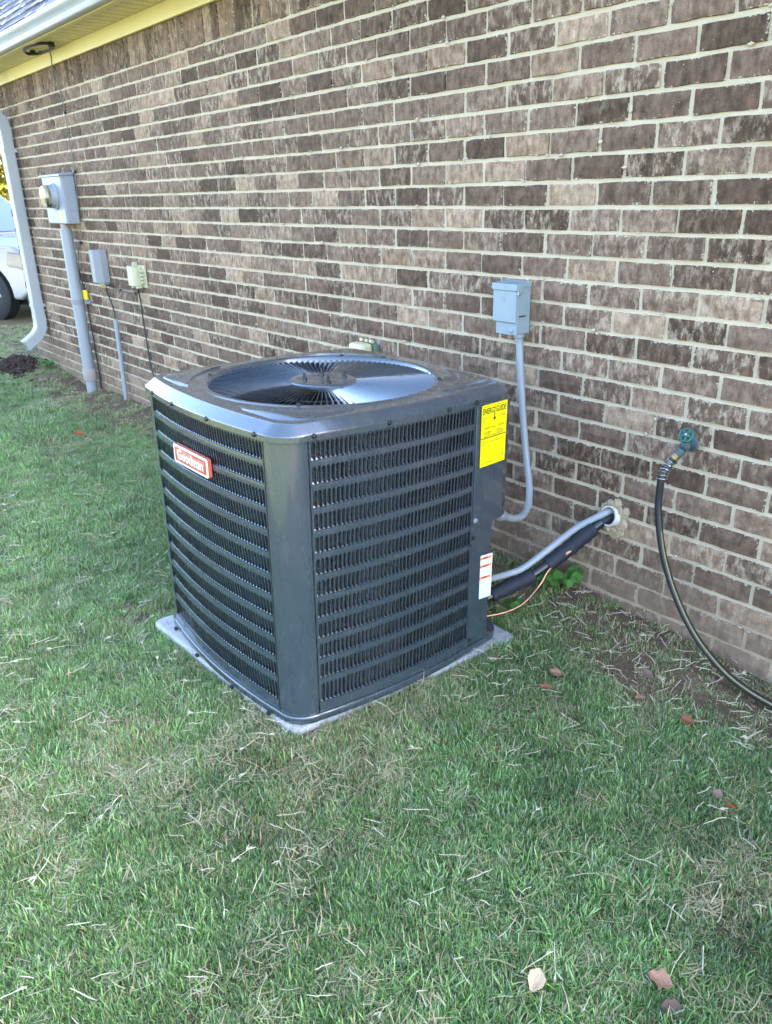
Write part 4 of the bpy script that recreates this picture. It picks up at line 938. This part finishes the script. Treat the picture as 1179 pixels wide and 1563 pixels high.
# cable loop under the soffit
lo_ = thing('cable_loop', 'black cable coil tied under the soffit above the meter', 'cable coil', (-5.2, -0.14, 2.545))
g = MB()
for k in range(2):
    loop = []
    for i in range(25):
        t = 2 * math.pi * i / 24; loop.append((-5.19 + (0.20 + 0.008 * k) * math.cos(t), -0.155 - (0.085 - 0.006 * k) * math.sin(t) + 0.004 * k, 2.551 - 0.006 * k - 0.012 * max(0, -math.cos(t))))
    g.tube(loop, 0.006, 6, caps=False)
W(g, lo_, 'coil', M['black_cable'], smooth=True)
g = MB(); g.box(-5.02, -4.97, -0.15, -0.12, 2.53, 2.557); g.box(-5.40, -5.36, -0.155, -0.125, 2.53, 2.557); W(g, lo_, 'tie', M['black_plastic'])

# ------------------------------------------------------------------ parked car behind the corner
car = thing('parked_car', 'pale silver parked car mostly hidden behind left corner of house', 'car', (-12.40, 0.66, 0.035)); car.rotation_euler.z = math.radians(26); car.scale = (0.91, 0.91, 0.91)
def arch(cx_, r, z0, rev=False):
    a_ = [(cx_ + r * math.cos(t), 0.36 + r * math.sin(t)) for t in [math.pi * i / 14 for i in range(15)] if 0.36 + r * math.sin(t) >= z0]
    return a_
prof = [(-2.45, 0.42), (-2.5, 0.6), (-2.48, 1.05), (-2.35, 1.15), (0.75, 1.22), (1.1, 1.2), (2.2, 1.08), (2.42, 0.98), (2.5, 0.78), (2.5, 0.62), (2.46, 0.46), (2.2, 0.32)]
prof += [(2.05, 0.32)] + arch(1.6, 0.44, 0.32) + [(1.15, 0.30), (-0.95, 0.30)] + arch(-1.4, 0.44, 0.32) + [(-1.86, 0.32)]
g = MB(); g.prism(prof, 1, -0.93, 0.93); g.build('body', M['car'], car, bevel=0.06, segs=4)
g = MB(); lo5 = [(-2.36, 1.14), (1.15, 1.2)]; 
bot = [(-2.36, -0.86, 1.14), (1.2, -0.86, 1.19), (1.2, 0.86, 1.19), (-2.36, 0.86, 1.14)]; top = [(-2.0, -0.66, 1.80), (0.35, -0.66, 1.80), (0.35, 0.66, 1.80), (-2.0, 0.66, 1.80)]
g.loops([bot, top], cap0=True, cap1=True); g.build('cabin', M['car'], car, bevel=0.05, segs=3)
def quad_panel(mb, a, b, c, d, off):
    a, b, c, d = map(Vector, (a, b, c, d)); n = (b - a).cross(d - a).normalized() * off; mb.add([a + n, b + n, c + n, d + n], [(0, 1, 2, 3)])
g = MB(); L4 = lambda p, q, f: Vector(p).lerp(Vector(q), f)
def inset(a, b, c, d, fx, fy):
    a, b, c, d = map(Vector, (a, b, c, d)); P_ = lambda u, v: a.lerp(b, u).lerp(d.lerp(c, u), v); return P_(fx, fy), P_(1 - fx, fy), P_(1 - fx, 1 - fy), P_(fx, 1 - fy)
quad_panel(g, *inset(bot[1], bot[2], top[2], top[1], 0.07, 0.07), 0.012); g.build('windshield', M['car_glass'], car)
for a, b, c, d in ((bot[0], bot[1], top[1], top[0]), (bot[2], bot[3], top[3], top[2])):
    A_, B_, C_, D_ = inset(a, b, c, d, 0.04, 0.1)
    for f0, f1 in ((0.0, 0.30), (0.33, 0.62), (0.65, 1.0)):
        g = MB(); quad_panel(g, A_.lerp(B_, f0), A_.lerp(B_, f1), D_.lerp(C_, f1), D_.lerp(C_, f0), 0.012); g.build('window', M['car_glass'], car)
for sy in (-1, 1):
    g = MB(); g.prism([(2.05, 0.80), (2.44, 0.74), (2.50, 0.84), (2.44, 0.97), (2.1, 1.0)], 1, sy * 0.70, sy * 0.945); hl = g.build('headlight', M['lens'], car, bevel=0.02)
    g = MB(); g.prism([(2.1, 0.83), (2.40, 0.79), (2.44, 0.85), (2.40, 0.93), (2.15, 0.96)], 1, sy * 0.72, sy * 0.90); g.build('reflector', M['chrome'], hl)
    g = MB(); g.box(0.95, 1.1, min(sy * .95, sy * 1.15), max(sy * .95, sy * 1.15), 1.22, 1.36); g.build('mirror', M['car'], car, bevel=0.03)
    for wx in (1.6, -1.4):
        g = MB(); y0 = sy * 0.72
        g.lathe([(0.22, -0.11), (0.33, -0.115), (0.37, -0.09), (0.375, 0.0), (0.37, 0.09), (0.33, 0.115), (0.22, 0.11)], (wx, sy * 0.83, 0.37), (0, sy, 0), 36); tw = g.build('wheel', M['tyre'], car, smooth=True)
        g = MB(); g.lathe([(0.235, 0.07), (0.225, 0.118), (0.20, 0.10), (0.05, 0.085), (0.04, 0.12), (0.001, 0.12)], (wx, sy * 0.83, 0.37), (0, sy, 0), 30, cap0=False); 
        for k in range(6):
            t = k * math.pi / 3; g.tube([(wx + 0.04 * math.cos(t), sy * 0.935, 0.37 + 0.04 * math.sin(t)), (wx + 0.21 * math.cos(t), sy * 0.94, 0.37 + 0.21 * math.sin(t))], 0.022, 6)
        g.build('rim', M['chrome'], tw, smooth=True)
g = MB(); g.box(2.35, 2.56, -0.94, 0.94, 0.50, 0.68); g.build('bumper', M['car'], car, bevel=0.04, segs=3)
g = MB(); g.box(2.3, 2.52, -0.92, 0.92, 0.30, 0.42); g.build('lower_valance', M['black_plastic'], car, bevel=0.02)
g = MB(); g.box(2.44, 2.515, -0.55, 0.55, 0.74, 0.98); g.build('grille', M['black_plastic'], car, bevel=0.02)
g = MB(); g.box(-2.2, 2.2, -0.7, 0.7, 0.22, 0.5); g.build('underbody', M['black_plastic'], car)

# ------------------------------------------------------------------ trees
def mat_leaf(name, c0, c1):
    b = NB(name); isl = b.n('ShaderNodeNewGeometry').outputs['Random Per Island']
    c = b.mix(isl, c0, c1)
    s1 = b.pbr(c, 0.55, 0, 0.3); s2 = b.n('ShaderNodeBsdfTranslucent', {'Color': c}).outputs[0]
    mx = b.n('ShaderNodeMixShader', {0: 0.4, 1: s1, 2: s2}); return b.done(mx.outputs[0])
M['leaf_yellow'] = mat_leaf('yellow_green_leaves', (0.13, 0.14, 0.02), (0.34, 0.29, 0.045))
M['leaf_green'] = mat_leaf('green_leaves', (0.05, 0.09, 0.02), (0.12, 0.15, 0.035))
def crown_mesh(seed, mat, n=5200, rx=2.3, rz=2.2, leaf=0.13):
    r = np.random.default_rng(seed); nb = 26
    cen = r.normal(size=(nb, 3)); cen /= np.linalg.norm(cen, axis=1)[:, None]; cen *= r.uniform(0.35, 1.0, (nb, 1)) * np.array([rx, rx, rz]); rad = r.uniform(0.45, 0.95, nb)
    k = r.integers(0, nb, n); d = r.normal(size=(n, 3)); d /= np.linalg.norm(d, axis=1)[:, None]
    p = cen[k] + d * (rad[k] * r.uniform(0.55, 1.0, n) ** 0.5)[:, None]
    u = r.normal(size=(n, 3)); u /= np.linalg.norm(u, axis=1)[:, None]; v = np.cross(u, r.normal(size=(n, 3))); v /= np.linalg.norm(v, axis=1)[:, None]
    s = r.uniform(0.6, 1.2, n)[:, None] * leaf
    V = np.stack([p - u * s, p + v * s * .45, p + u * s, p - v * s * .45], 1).reshape(-1, 3)
    me = bpy.data.meshes.new('crown'); me.from_pydata(V.tolist(), [], np.arange(4 * n).reshape(n, 4).tolist()); me.materials.append(mat); return me
def trunk_mb(h, seed):
    r = random.Random(seed); q = MB(); q.tube(catmull([(0, 0, -0.2), (0.05, 0.02, h * .4), (-0.03, 0.05, h * .8), (0.05, 0, h * 1.3)], 4), [0.2 - 0.13 * i / 12 for i in range(13)], 10)
    for i in range(7):
        a_ = r.uniform(0, 6.28); z0 = h * r.uniform(0.7, 1.15); q.tube([(0, 0.03, z0), (0.7 * math.cos(a_), 0.7 * math.sin(a_), z0 + 0.7), (1.4 * math.cos(a_), 1.4 * math.sin(a_), z0 + 1.5)], [0.07, 0.045, 0.015], 7)
    return q
cy_m = [crown_mesh(1, M['leaf_yellow']), crown_mesh(2, M['leaf_green']), crown_mesh(3, M['leaf_yellow'])]
tm = [trunk_mb(2.2, 1).mesh('trunk', M['bark'], True), trunk_mb(2.4, 2).mesh('trunk', M['bark'], True)]
def tree(x, y, ci, ti, sc, label, grp=None, cz=4.0):
    t = thing('tree', label, 'tree', (x, y, 0.0), grp); t.scale = (sc, sc, sc); t.rotation_euler.z = x * 1.7
    o = bpy.data.objects.new('trunk', tm[ti]); COL.objects.link(o); o.parent = t
    o = bpy.data.objects.new('crown', cy_m[ci]); COL.objects.link(o); o.parent = t; o.location = (0, 0, cz)
tree(-24.5, 4.2, 0, 0, 1.15, 'sunlit yellow green tree behind the parked car', None, 2.3)
tree(-29, 9.5, 2, 1, 1.7, 'tall yellow green tree rising beyond the roof edge')
for i, (x, y, ci, s) in enumerate(((-27, -1.5, 1, 1.1), (-14, -19, 0, 1.3), (-8, -20.5, 2, 1.45), (-2, -18.5, 1, 1.2), (5, -20, 0, 1.4), (-21, -15, 2, 1.3))):  # out-of-view trees added so the glossy enamel has foliage to reflect
    tree(x, y, ci, i % 2, s, 'unseen leafy tree added for reflections, ' + ('left of the driveway behind the parked car', 'across the lawn opposite the wall, second from left', 'yellowing, across the lawn, third from left', 'across the lawn, second from right', 'across the lawn, farthest to the right', 'yellowing, across the lawn at far left')[i], 'unseen trees added around the yard for reflections')

# ------------------------------------------------------------------ grass
M['grass'] = None
def mat_grass():
    b = NB('grass_blades'); at_ = b.n('ShaderNodeAttribute', attribute_name='tint', attribute_type='GEOMETRY')
    dry = b.n('ShaderNodeAttribute', attribute_name='dry', attribute_type='INSTANCER').outputs['Fac']
    c = at_.outputs['Color']; br = b.n('ShaderNodeAttribute', attribute_name='straw', attribute_type='GEOMETRY').outputs['Fac']
    f = b.math('MAXIMUM', b.math('GREATER_THAN', dry, br), 0.0)
    straw = b.mix(br, (0.36, 0.28, 0.145), (0.62, 0.55, 0.35))
    lum = b.n('ShaderNodeAttribute', attribute_name='lum', attribute_type='INSTANCER').outputs['Fac']
    c = b.n('ShaderNodeVectorMath', {0: c, 3: lum}, operation='SCALE').outputs[0]
    c2 = b.mix(f, c, straw)
    s1 = b.pbr(c2, 0.34, 0, 0.6); s2 = b.n('ShaderNodeBsdfTranslucent', {'Color': c2}).outputs[0]
    mx = b.n('ShaderNodeMixShader', {0: 0.32, 1: s1, 2: s2}); return b.done(mx.outputs[0])
M['grass'] = mat_grass()
def blades_mesh(name, n, rad, hmin, hmax, wid, lean, seed, flat=False):
    r = np.random.default_rng(seed); S_ = 4
    a0 = r.uniform(0, 2 * np.pi, n); rr4 = rad * np.sqrt(r.uniform(0, 1, n)); bx, by = rr4 * np.cos(a0), rr4 * np.sin(a0)
    ha = r.uniform(0, 2 * np.pi, n); L = r.uniform(hmin, hmax, n); ln = r.uniform(lean[0], lean[1], n); wd = wid * r.uniform(0.6, 1.25, n)
    V, F = [], []; t = np.linspace(0, 1, S_ + 1)
    tw = ha + np.pi / 2 + r.normal(0, 0.5, n)
    for i in range(n):
        ang_ = ln[i] * (0.65 + 0.5 * t); dz = np.cos(np.minimum(ang_, 2.0)); dr = np.sin(np.minimum(ang_, 2.0))
        seg = L[i] / S_; z = np.concatenate([[0], np.cumsum(dz[:-1] * seg)]); q = np.concatenate([[0], np.cumsum(dr[:-1] * seg)])
        if flat: q = t * L[i]; z = r.uniform(0.004, 0.022) + t * L[i] * r.uniform(-0.15, 0.25)
        z = np.maximum(z, 0.002)
        hc_ = ha[i] + (r.normal(0, 0.35) * t if flat else 0); x = bx[i] + q * np.cos(hc_); y = by[i] + q * np.sin(hc_); o = len(V)
        for k in range(S_):
            w_ = wd[i] * (1 - 0.75 * t[k] ** 1.6) / 2; V += [(x[k] - w_ * np.cos(tw[i]), y[k] - w_ * np.sin(tw[i]), z[k]), (x[k] + w_ * np.cos(tw[i]), y[k] + w_ * np.sin(tw[i]), z[k])]
        V.append((x[S_], y[S_], z[S_]))
        for k in range(S_ - 1): F.append((o + 2 * k, o + 2 * k + 1, o + 2 * k + 3, o + 2 * k + 2))
        F.append((o + 2 * S_ - 2, o + 2 * S_ - 1, o + 2 * S_))
    me = bpy.data.meshes.new(name); me.from_pydata([tuple(map(float, v)) for v in V], [], F); me.materials.append(M['grass'])
    g1 = np.array([0.030, 0.095, 0.020]); g2 = np.array([0.245, 0.45, 0.11]); mixf = r.uniform(0, 1, n)[:, None]; col = g1 * (1 - mixf) + g2 * mixf
    col *= r.uniform(0.65, 1.3, (n, 1)); per = 2 * S_ + 1
    colv = np.ones((n, per, 4), dtype=np.float32); colv[:, :, :3] = col[:, None, :]
    tipf = np.linspace(0, 1, S_ + 1).repeat(2)[:per]; tip = np.array([0.62, 0.62, 0.44])
    k = (tipf ** 3)[None, :, None] * (r.uniform(0, 1, (n, 1, 1)) ** 1.8) * 1.0; colv[:, :, :3] = colv[:, :, :3] * (1 - k) + tip * k
    at_ = me.attributes.new('tint', 'FLOAT_COLOR', 'POINT'); at_.data.foreach_set('color', colv.ravel())
    at2 = me.attributes.new('straw', 'FLOAT', 'POINT'); at2.data.foreach_set('value', np.repeat(r.uniform(0, 1, n), per).astype(np.float32))
    me.polygons.foreach_set('use_smooth', [True] * len(me.polygons)); return me
gcol = bpy.data.collections.new('grass_clumps')
clumps = [blades_mesh('grass_clump', 46, 0.032, 0.012, 0.030, 0.0025, (0.15, 1.45), 40 + i) for i in range(9)]
clumps += [blades_mesh('grass_clump', 22, 0.035, 0.025, 0.065, 0.0022, (0.9, 1.5), 60 + i, flat=True) for i in range(4)]     # 9..12 : flat straw
clumps += [blades_mesh('grass_clump', 26, 0.028, 0.024, 0.048, 0.0036, (0.2, 1.2), 80 + i) for i in range(3)]              # 13..15 : longer tufts
for i, me in enumerate(clumps):
    o = bpy.data.objects.new('grass_clump_%02d' % i, me); gcol.objects.link(o)
AC0 = Vector((-0.937, -0.866))
def in_pad(x, y): return -1.405 < x < -0.455 and -1.345 < y < -0.386
def smooth(a, b, v): t = min(1, max(0, (v - a) / (b - a))); return t * t * (3 - 2 * t)
def bare(x, y):
    """0 = closed lawn, 1 = bare soil"""
    n = fn(x, y, 2.3, 5.0) * 0.5 + fn(x, y, 6.5, 2.0) * 0.35
    b1 = smooth(0.42, 0.12, -y + n * 0.30) * (1.0 if x > -0.5 else 0.75)
    b1 *= 0.90
    b2 = smooth(0.52, 0.22, -y + n * 0.4) * 0.8 * (1 if x < -1.6 else 0)
    b3 = 0.85 * smooth(0.30, 0.0, math.hypot(max(0, -1.475 - x), max(0, abs(y + 0.9) - 0.53)) + n * .1) if x < -1.47 else 0
    b4 = 0.8 * math.exp(-((x + 7.3) ** 2 / 0.16 + (y + 0.28) ** 2 / 0.05))
    b5 = 0.35 * smooth(0.15, 0.42, n)
    return max(b1, b2, b3, b4, b5)
pts, idx, rot, scl, dryv, lumv = [], [], [], [], [], []
def scatter(x0, x1, y0, y1, dens, sc, strawf):
    n = int((x1 - x0) * (y1 - y0) * dens)
    for _ in range(n):
        x, y = random.uniform(x0, x1), random.uniform(y0, y1)
        if in_pad(x, y) or y > (-0.004 if x > CORNER_X else 1.2): continue
        if x < -9.95: continue
        bv_ = bare(x, y)
        if random.random() < bv_ * 0.93: continue
        z = zg(x, y)
        p = project((x, y, z))
        if p is None or p[0] < -260 or p[0] > 1440 or p[1] > 1720: continue
        dn = 0.5 + 0.9 * fn(x, y, 1.5, 8.0) + 0.5 * fn(x, y, 5.5, 4.0)
        d = 0.06 + 0.36 * smooth(0.68, 1.2, dn) + 0.45 * bv_
        cl_ = fn(x, y, 11.0, 6.0); lumv.append(1.0 + 0.34 * fn(x, y, 2.1, 14.0) + 0.38 * fn(x, y, 9.0, 17.0) + random.uniform(-.12, .12))
        pts.append((x, y, z - 0.002)); r_ = random.random()
        if r_ < strawf * (0.5 + 1.7 * d): idx.append(random.randint(9, 12)); d = min(1, 0.55 + d)
        elif r_ > 0.965 - 0.04 * smooth(0.6, 0.2, d): idx.append(random.randint(13, 15)); d *= 0.4
        else: idx.append(random.randint(0, 8))
        rot.append((random.gauss(0, 0.10), random.gauss(0, 0.10), random.uniform(0, 6.283))); scl.append(sc * (1.0 + 0.45 * cl_) * random.uniform(0.75, 1.2) * (1 - 0.2 * bv_)); dryv.append(min(0.97, d))
scatter(-2.0, 1.35, -2.45, 0.0, 4000, 1.0, 0.075)
scatter(-4.2, -2.0, -2.6, 0.0, 2300, 1.1, 0.075)
scatter(-10.2, -4.2, -3.0, 1.6, 800, 1.45, 0.10)
gm = bpy.data.meshes.new('grass'); gm.from_pydata(pts, [], [])
a = gm.attributes.new('ci', 'INT', 'POINT'); a.data.foreach_set('value', np.array(idx, dtype=np.int32))
a = gm.attributes.new('cr', 'FLOAT_VECTOR', 'POINT'); a.data.foreach_set('vector', np.array(rot, dtype=np.float32).ravel())
a = gm.attributes.new('cs', 'FLOAT', 'POINT'); a.data.foreach_set('value', np.array(scl, dtype=np.float32))
a = gm.attributes.new('lum', 'FLOAT', 'POINT'); a.data.foreach_set('value', np.array(lumv, dtype=np.float32))
a = gm.attributes.new('dry', 'FLOAT', 'POINT'); a.data.foreach_set('value', np.array(dryv, dtype=np.float32))
go_ = bpy.data.objects.new('grass', gm); COL.objects.link(go_); go_['kind'] = 'stuff'; go_['label'] = 'short green lawn grass mixed with dry straw blades'
def instancer(obj, coll, gname):
    ng = bpy.data.node_groups.new(gname, 'GeometryNodeTree')
    ng.interface.new_socket('Geometry', in_out='INPUT', socket_type='NodeSocketGeometry'); ng.interface.new_socket('Geometry', in_out='OUTPUT', socket_type='NodeSocketGeometry')
    N = ng.nodes.new; gi = N('NodeGroupInput'); gout = N('NodeGroupOutput'); ip = N('GeometryNodeInstanceOnPoints'); ci = N('GeometryNodeCollectionInfo')
    ci.inputs[0].default_value = coll; ci.inputs[1].default_value = True; ci.inputs[2].default_value = True
    mp = N('GeometryNodeMeshToPoints')
    def att(nm, typ):
        q = N('GeometryNodeInputNamedAttribute'); q.data_type = typ; q.inputs[0].default_value = nm; return q.outputs[0]
    e2r = N('FunctionNodeEulerToRotation')
    Lk = ng.links.new
    Lk(gi.outputs[0], mp.inputs[0]); Lk(mp.outputs[0], ip.inputs['Points']); Lk(ci.outputs[0], ip.inputs['Instance']); ip.inputs['Pick Instance'].default_value = True
    Lk(att('ci', 'INT'), ip.inputs['Instance Index']); Lk(att('cr', 'FLOAT_VECTOR'), e2r.inputs[0]); Lk(e2r.outputs[0], ip.inputs['Rotation']); Lk(att('cs', 'FLOAT'), ip.inputs['Scale']); Lk(ip.outputs[0], gout.inputs[0])
    md = obj.modifiers.new('scatter', 'NODES'); md.node_group = ng
instancer(go_, gcol, 'grass_scatter')
print('grass instances', len(pts))

# pale dead stalks and seed heads lying on the lawn
M['stalk'] = paint('dry_stalk', (0.52, 0.46, 0.34), 0.6, 0.3, 0.35, 8)
sk = MB(); rk = random.Random(21)
def stalk(x, y, L, curl, tuft):
    z = zg(x, y) + 0.026; a_ = rk.uniform(0, 6.28); p = [(x, y, z)]; 
    for i in range(5):
        a_ += rk.gauss(0, curl); x += L / 5 * math.cos(a_); y += L / 5 * math.sin(a_); p.append((x, y, zg(x, y) + 0.027 + rk.uniform(-0.002, 0.003)))
    r0 = rk.uniform(0.0006, 0.0011); sk.tube(p, [r0] * 5 + [r0 * 0.5], 4)
    if tuft:
        for k in range(rk.randint(3, 6)):
            b_ = a_ + rk.uniform(-0.6, 0.6); l2 = rk.uniform(0.012, 0.026); e_ = Vector(p[-1]); q = e_ + Vector((l2 * math.cos(b_), l2 * math.sin(b_), rk.uniform(-0.004, 0.006)))
            sk.tube([e_, (e_ + q) / 2 + Vector((0, 0, .002)), q], [r0, r0 * 1.5, r0 * 0.5], 4)
for _ in range(900):
    x, y = rk.uniform(-3.2, 1.1), rk.uniform(-2.3, -0.03)
    if in_pad(x, y): continue
    stalk(x, y, rk.uniform(0.02, 0.08), 0.06, rk.random() < 0.25)
for _ in range(160):
    x, y = rk.uniform(-0.42, 0.6), rk.uniform(-0.35, -0.01); stalk(x, y, rk.uniform(0.02, 0.07), 0.07, False)
for _ in range(260):
    x, y = rk.uniform(-7.5, -3.2), rk.uniform(-2.4, -0.05); stalk(x, y, rk.uniform(0.03, 0.12), 0.25, rk.random() < 0.3)
pm_ = ac.matrix_world
for _ in range(46):   # clippings blown onto the slab
    side = rk.random(); u = rk.uniform(-0.44, 0.44); p0 = Vector((u, -0.475 + rk.uniform(-.012, .02), 0.001)) if side < 0.6 else Vector((0.462 + rk.uniform(-.01, .01), u, 0.001))
    a_ = rk.uniform(0, 6.28); l_ = rk.uniform(0.006, 0.02); sk.tube([pm_ @ (p0 + Vector((l_ * math.cos(a_) * f, l_ * math.sin(a_) * f, 0.001 + 0.002 * f * (1 - f)))) for f in (-1, 0, 1)], [0.0006, 0.001, 0.0005], 4)
so_ = sk.build('dry_grass_stalks', M['stalk'], kind='stuff')

# mulch heap under the downspout
mu = MB(); rm = random.Random(8)
for _ in range(520):
    a_ = rm.uniform(0, 6.28); r = abs(rm.gauss(0, 0.20)); x, y = -7.12 + r * math.cos(a_) * 1.35, -0.24 + r * math.sin(a_) * 0.62
    if y > -0.01 and x > CORNER_X: y = -0.02
    z = zg(x, y) + 0.075 * math.exp(-(r / 0.22) ** 2) + rm.uniform(0, 0.02); s = rm.uniform(0.012, 0.04)
    q = Matrix.Translation((x, y, z)) @ Matrix.Rotation(rm.uniform(0, 6.28), 4, 'Z') @ Matrix.Rotation(rm.uniform(-.6, .6), 4, 'X') @ Matrix.Rotation(rm.uniform(-.6, .6), 4, 'Y')
    o0 = len(mu.v); mu.box(-s, s, -s * .35, s * .35, -s * .18, s * .18); mu.v[o0:] = [tuple(q @ Vector(v)) for v in mu.v[o0:]]
mu.build('bark_mulch', M['mulch'], kind='stuff')
# crumbs of soil by the wall
M['soil'] = paint('soil_crumb', (0.17, 0.115, 0.075), 0.95, 0.1, 0.4, 60, 0.002)
cr = MB()
for _ in range(700):
    x = rm.uniform(-0.5, 0.6) if rm.random() < 0.6 else rm.uniform(-6.5, -1.7); y = -abs(rm.gauss(0, 0.14)) - 0.01; s = rm.uniform(0.002, 0.009)
    if in_pad(x, y): continue
    o0 = len(cr.v); cr.sphere((x, y, zg(x, y) + s * .3), s, 6, 4, (1.2, 1, .7)); cr.v[o0:] = [(v[0] + rm.uniform(-1, 1) * s * .3, v[1] + rm.uniform(-1, 1) * s * .3, v[2] + rm.uniform(-1, 1) * s * .25) for v in cr.v[o0:]]
cr.build('soil_crumbs', M['soil'], kind='stuff')

# ------------------------------------------------------------------ broad-leaved weeds by the wall
M['weed'] = mat_leaf('weed_leaves', (0.045, 0.15, 0.025), (0.11, 0.26, 0.05))
def weed(x, y, n, spread, h, size, label, seed):
    r = random.Random(seed); t = thing('weed', label, 'weed', (x, y, zg(x, y)), 'broad leaved weeds growing along the wall')
    for i in range(n):
        a_ = r.uniform(0, 6.28); d = spread * r.random() ** 0.6; px, py = d * math.cos(a_), min(d * math.sin(a_), -y - 0.015); pz_ = h * r.uniform(0.45, 1.0)
        q = MB(); s = size * r.uniform(0.6, 1.15); N = Vector((r.gauss(0.35, 0.4), r.gauss(-0.5, 0.4), 1)).normalized(); u_ = N.orthogonal().normalized(); u_ = Matrix.Rotation(r.uniform(0, 6.28), 3, N) @ u_; v_ = N.cross(u_); c0 = Vector((px, py, pz_))
        ring = [c0 + (u_ * math.cos(k * math.pi / 6) * (0.85 if k == 0 else 1) + v_ * math.sin(k * math.pi / 6) * 0.9) * s + N * (0.12 * s * math.cos(k * math.pi / 1.5)) for k in range(12)]
        q.add([c0 - N * s * 0.12] + ring, [(0, 1 + k, 1 + (k + 1) % 12) for k in range(12)]); lf = q.build('leaf', M['weed'], t, smooth=True, auto=False)
        q = MB(); q.tube([(px * .2, py * .2, 0.0), (px * .7, py * .7, pz_ * .6), tuple(c0 - N * s * 0.1)], 0.0012, 5); q.build('stem', M['weed'], t)
weed(-0.495, -0.075, 26, 0.085, 0.085, 0.022, 'low bright green weed with round leaves against the brick wall', 1)
weed(-0.60, -0.10, 12, 0.06, 0.06, 0.016, 'small green weed under the black insulated line', 2)
weed(-0.56, -0.27, 9, 0.05, 0.05, 0.014, 'tiny green weed beside the copper tube', 3)
weed(-6.55, -0.10, 10, 0.06, 0.10, 0.022, 'small yellowish weed at the wall left of the meter conduit', 4)

# ------------------------------------------------------------------ fallen leaves
def leafmat(name, c): 
    b = NB(name); p = b.obj(); n = b.noise(p, 90, 4, 0.6); cc = b.mix(n, tuple(v * 0.65 for v in c), tuple(min(1, v * 1.3) for v in c)); return b.done(b.pbr(cc, 0.7, 0, 0.3, b.bump(n, 0.001)))
LC = {'rust': leafmat('rust_leaf', (0.16, 0.065, 0.03)), 'orange': leafmat('orange_leaf', (0.25, 0.075, 0.022)), 'tan': leafmat('tan_leaf', (0.44, 0.33, 0.21)), 'brown': leafmat('brown_leaf', (0.23, 0.125, 0.08)), 'dark': leafmat('dark_leaf', (0.08, 0.05, 0.042)), 'pink': leafmat('pinkish_leaf', (0.17, 0.11, 0.085))}
def leaf(x, y, L, Wd, yaw, pitch, roll, col, label, jag=0.0, seed=0, lift=0.030):
    r = random.Random(seed); q = MB(); n = 9; rows = []
    for i in range(n):
        t = i / (n - 1); w_ = Wd * (math.sin(math.pi * min(1, t * 0.96 + 0.04)) ** 0.75) * (1 + jag * r.uniform(-1, 1)); bend = 0.25 * L * (t - 0.5) ** 2
        cup = 0.30 * w_
        rows.append([(L * (t - 0.5), -w_ / 2, bend + cup + r.uniform(-1, 1) * jag * .006), (L * (t - .5), -w_ / 4, bend + cup * .25), (L * (t - .5), 0, bend - 0.0008), (L * (t - .5), w_ / 4, bend + cup * .25), (L * (t - .5), w_ / 2, bend + cup + r.uniform(-1, 1) * jag * .006)])
    q.loops(rows, close=False)
    o = q.build('fallen_leaf', LC[col], None, smooth=True, auto=False); sm = o.modifiers.new('thick', 'SOLIDIFY'); sm.thickness = 0.0006
    o.matrix_world = Matrix.Translation((x, y, zg(x, y) + lift)) @ Matrix.Rotation(yaw, 4, 'Z') @ Matrix.Rotation(pitch, 4, 'Y') @ Matrix.Rotation(roll, 4, 'X')
    tag(o, label, 'leaf', 'dry leaves fallen on the lawn'); return o
leaf(0.511, -0.621, 0.042, 0.030, 2.6, 0.5, 0.35, 'orange', 'bright orange rounded leaf lying in the grass at right', 0, 1, .034)
leaf(0.498, -1.387, 0.052, 0.036, 1.9, -0.2, 0.3, 'tan', 'pale tan leaf lying at the bottom of the photo', 0.12, 2, .036)
leaf(0.662, -1.183, 0.052, 0.040, 0.4, 0.2, 0.3, 'brown', 'crumpled light brown leaf above the dark leaf at lower right', 0.35, 3, .034)
leaf(0.706, -1.215, 0.046, 0.030, 0.9, 0.2, 0.5, 'dark', 'dark brown leaf nearest the lower right corner', 0.2, 4, .026)
leaf(0.036, -0.275, 0.050, 0.026, -0.35, 0.1, 0.3, 'pink', 'pinkish brown leaf on thin grass left of the hose', 0.1, 5)
leaf(-0.178, -0.487, 0.045, 0.030, 0.3, 0.1, 0.2, 'brown', 'brown leaf in front of the pad corner, farther of the two', 0.2, 6)
leaf(-0.150, -0.570, 0.050, 0.024, 0.5, 0.0, 0.4, 'rust', 'rusty leaf in front of the pad corner, nearer of the two', 0.2, 7, .026)
leaf(0.08, -0.38, 0.042, 0.024, 1.2, 0.1, 0.1, 'brown', 'small brown leaf half sunk in grass near the hose', 0.25, 8, .024)
leaf(0.242, -0.374, 0.046, 0.030, 0.1, 0.1, 0.4, 'rust', 'reddish brown leaf in grass below the hose', 0.3, 9)
leaf(0.465, -0.600, 0.030, 0.024, 0.1, 0.1, 0.4, 'pink', 'small pinkish leaf just behind the bright orange leaf', 0.2, 10)
leaf(-4.22, -0.653, 0.07, 0.05, 0.8, 0.3, 0.3, 'orange', 'small orange leaf far out on the left lawn', 0.1, 11, .05)
leaf(-2.05, -0.95, 0.05, 0.03, 0.8, 0.3, 0.3, 'rust', 'rust coloured leaf in dry grass just left of the unit', 0.1, 12, .03)
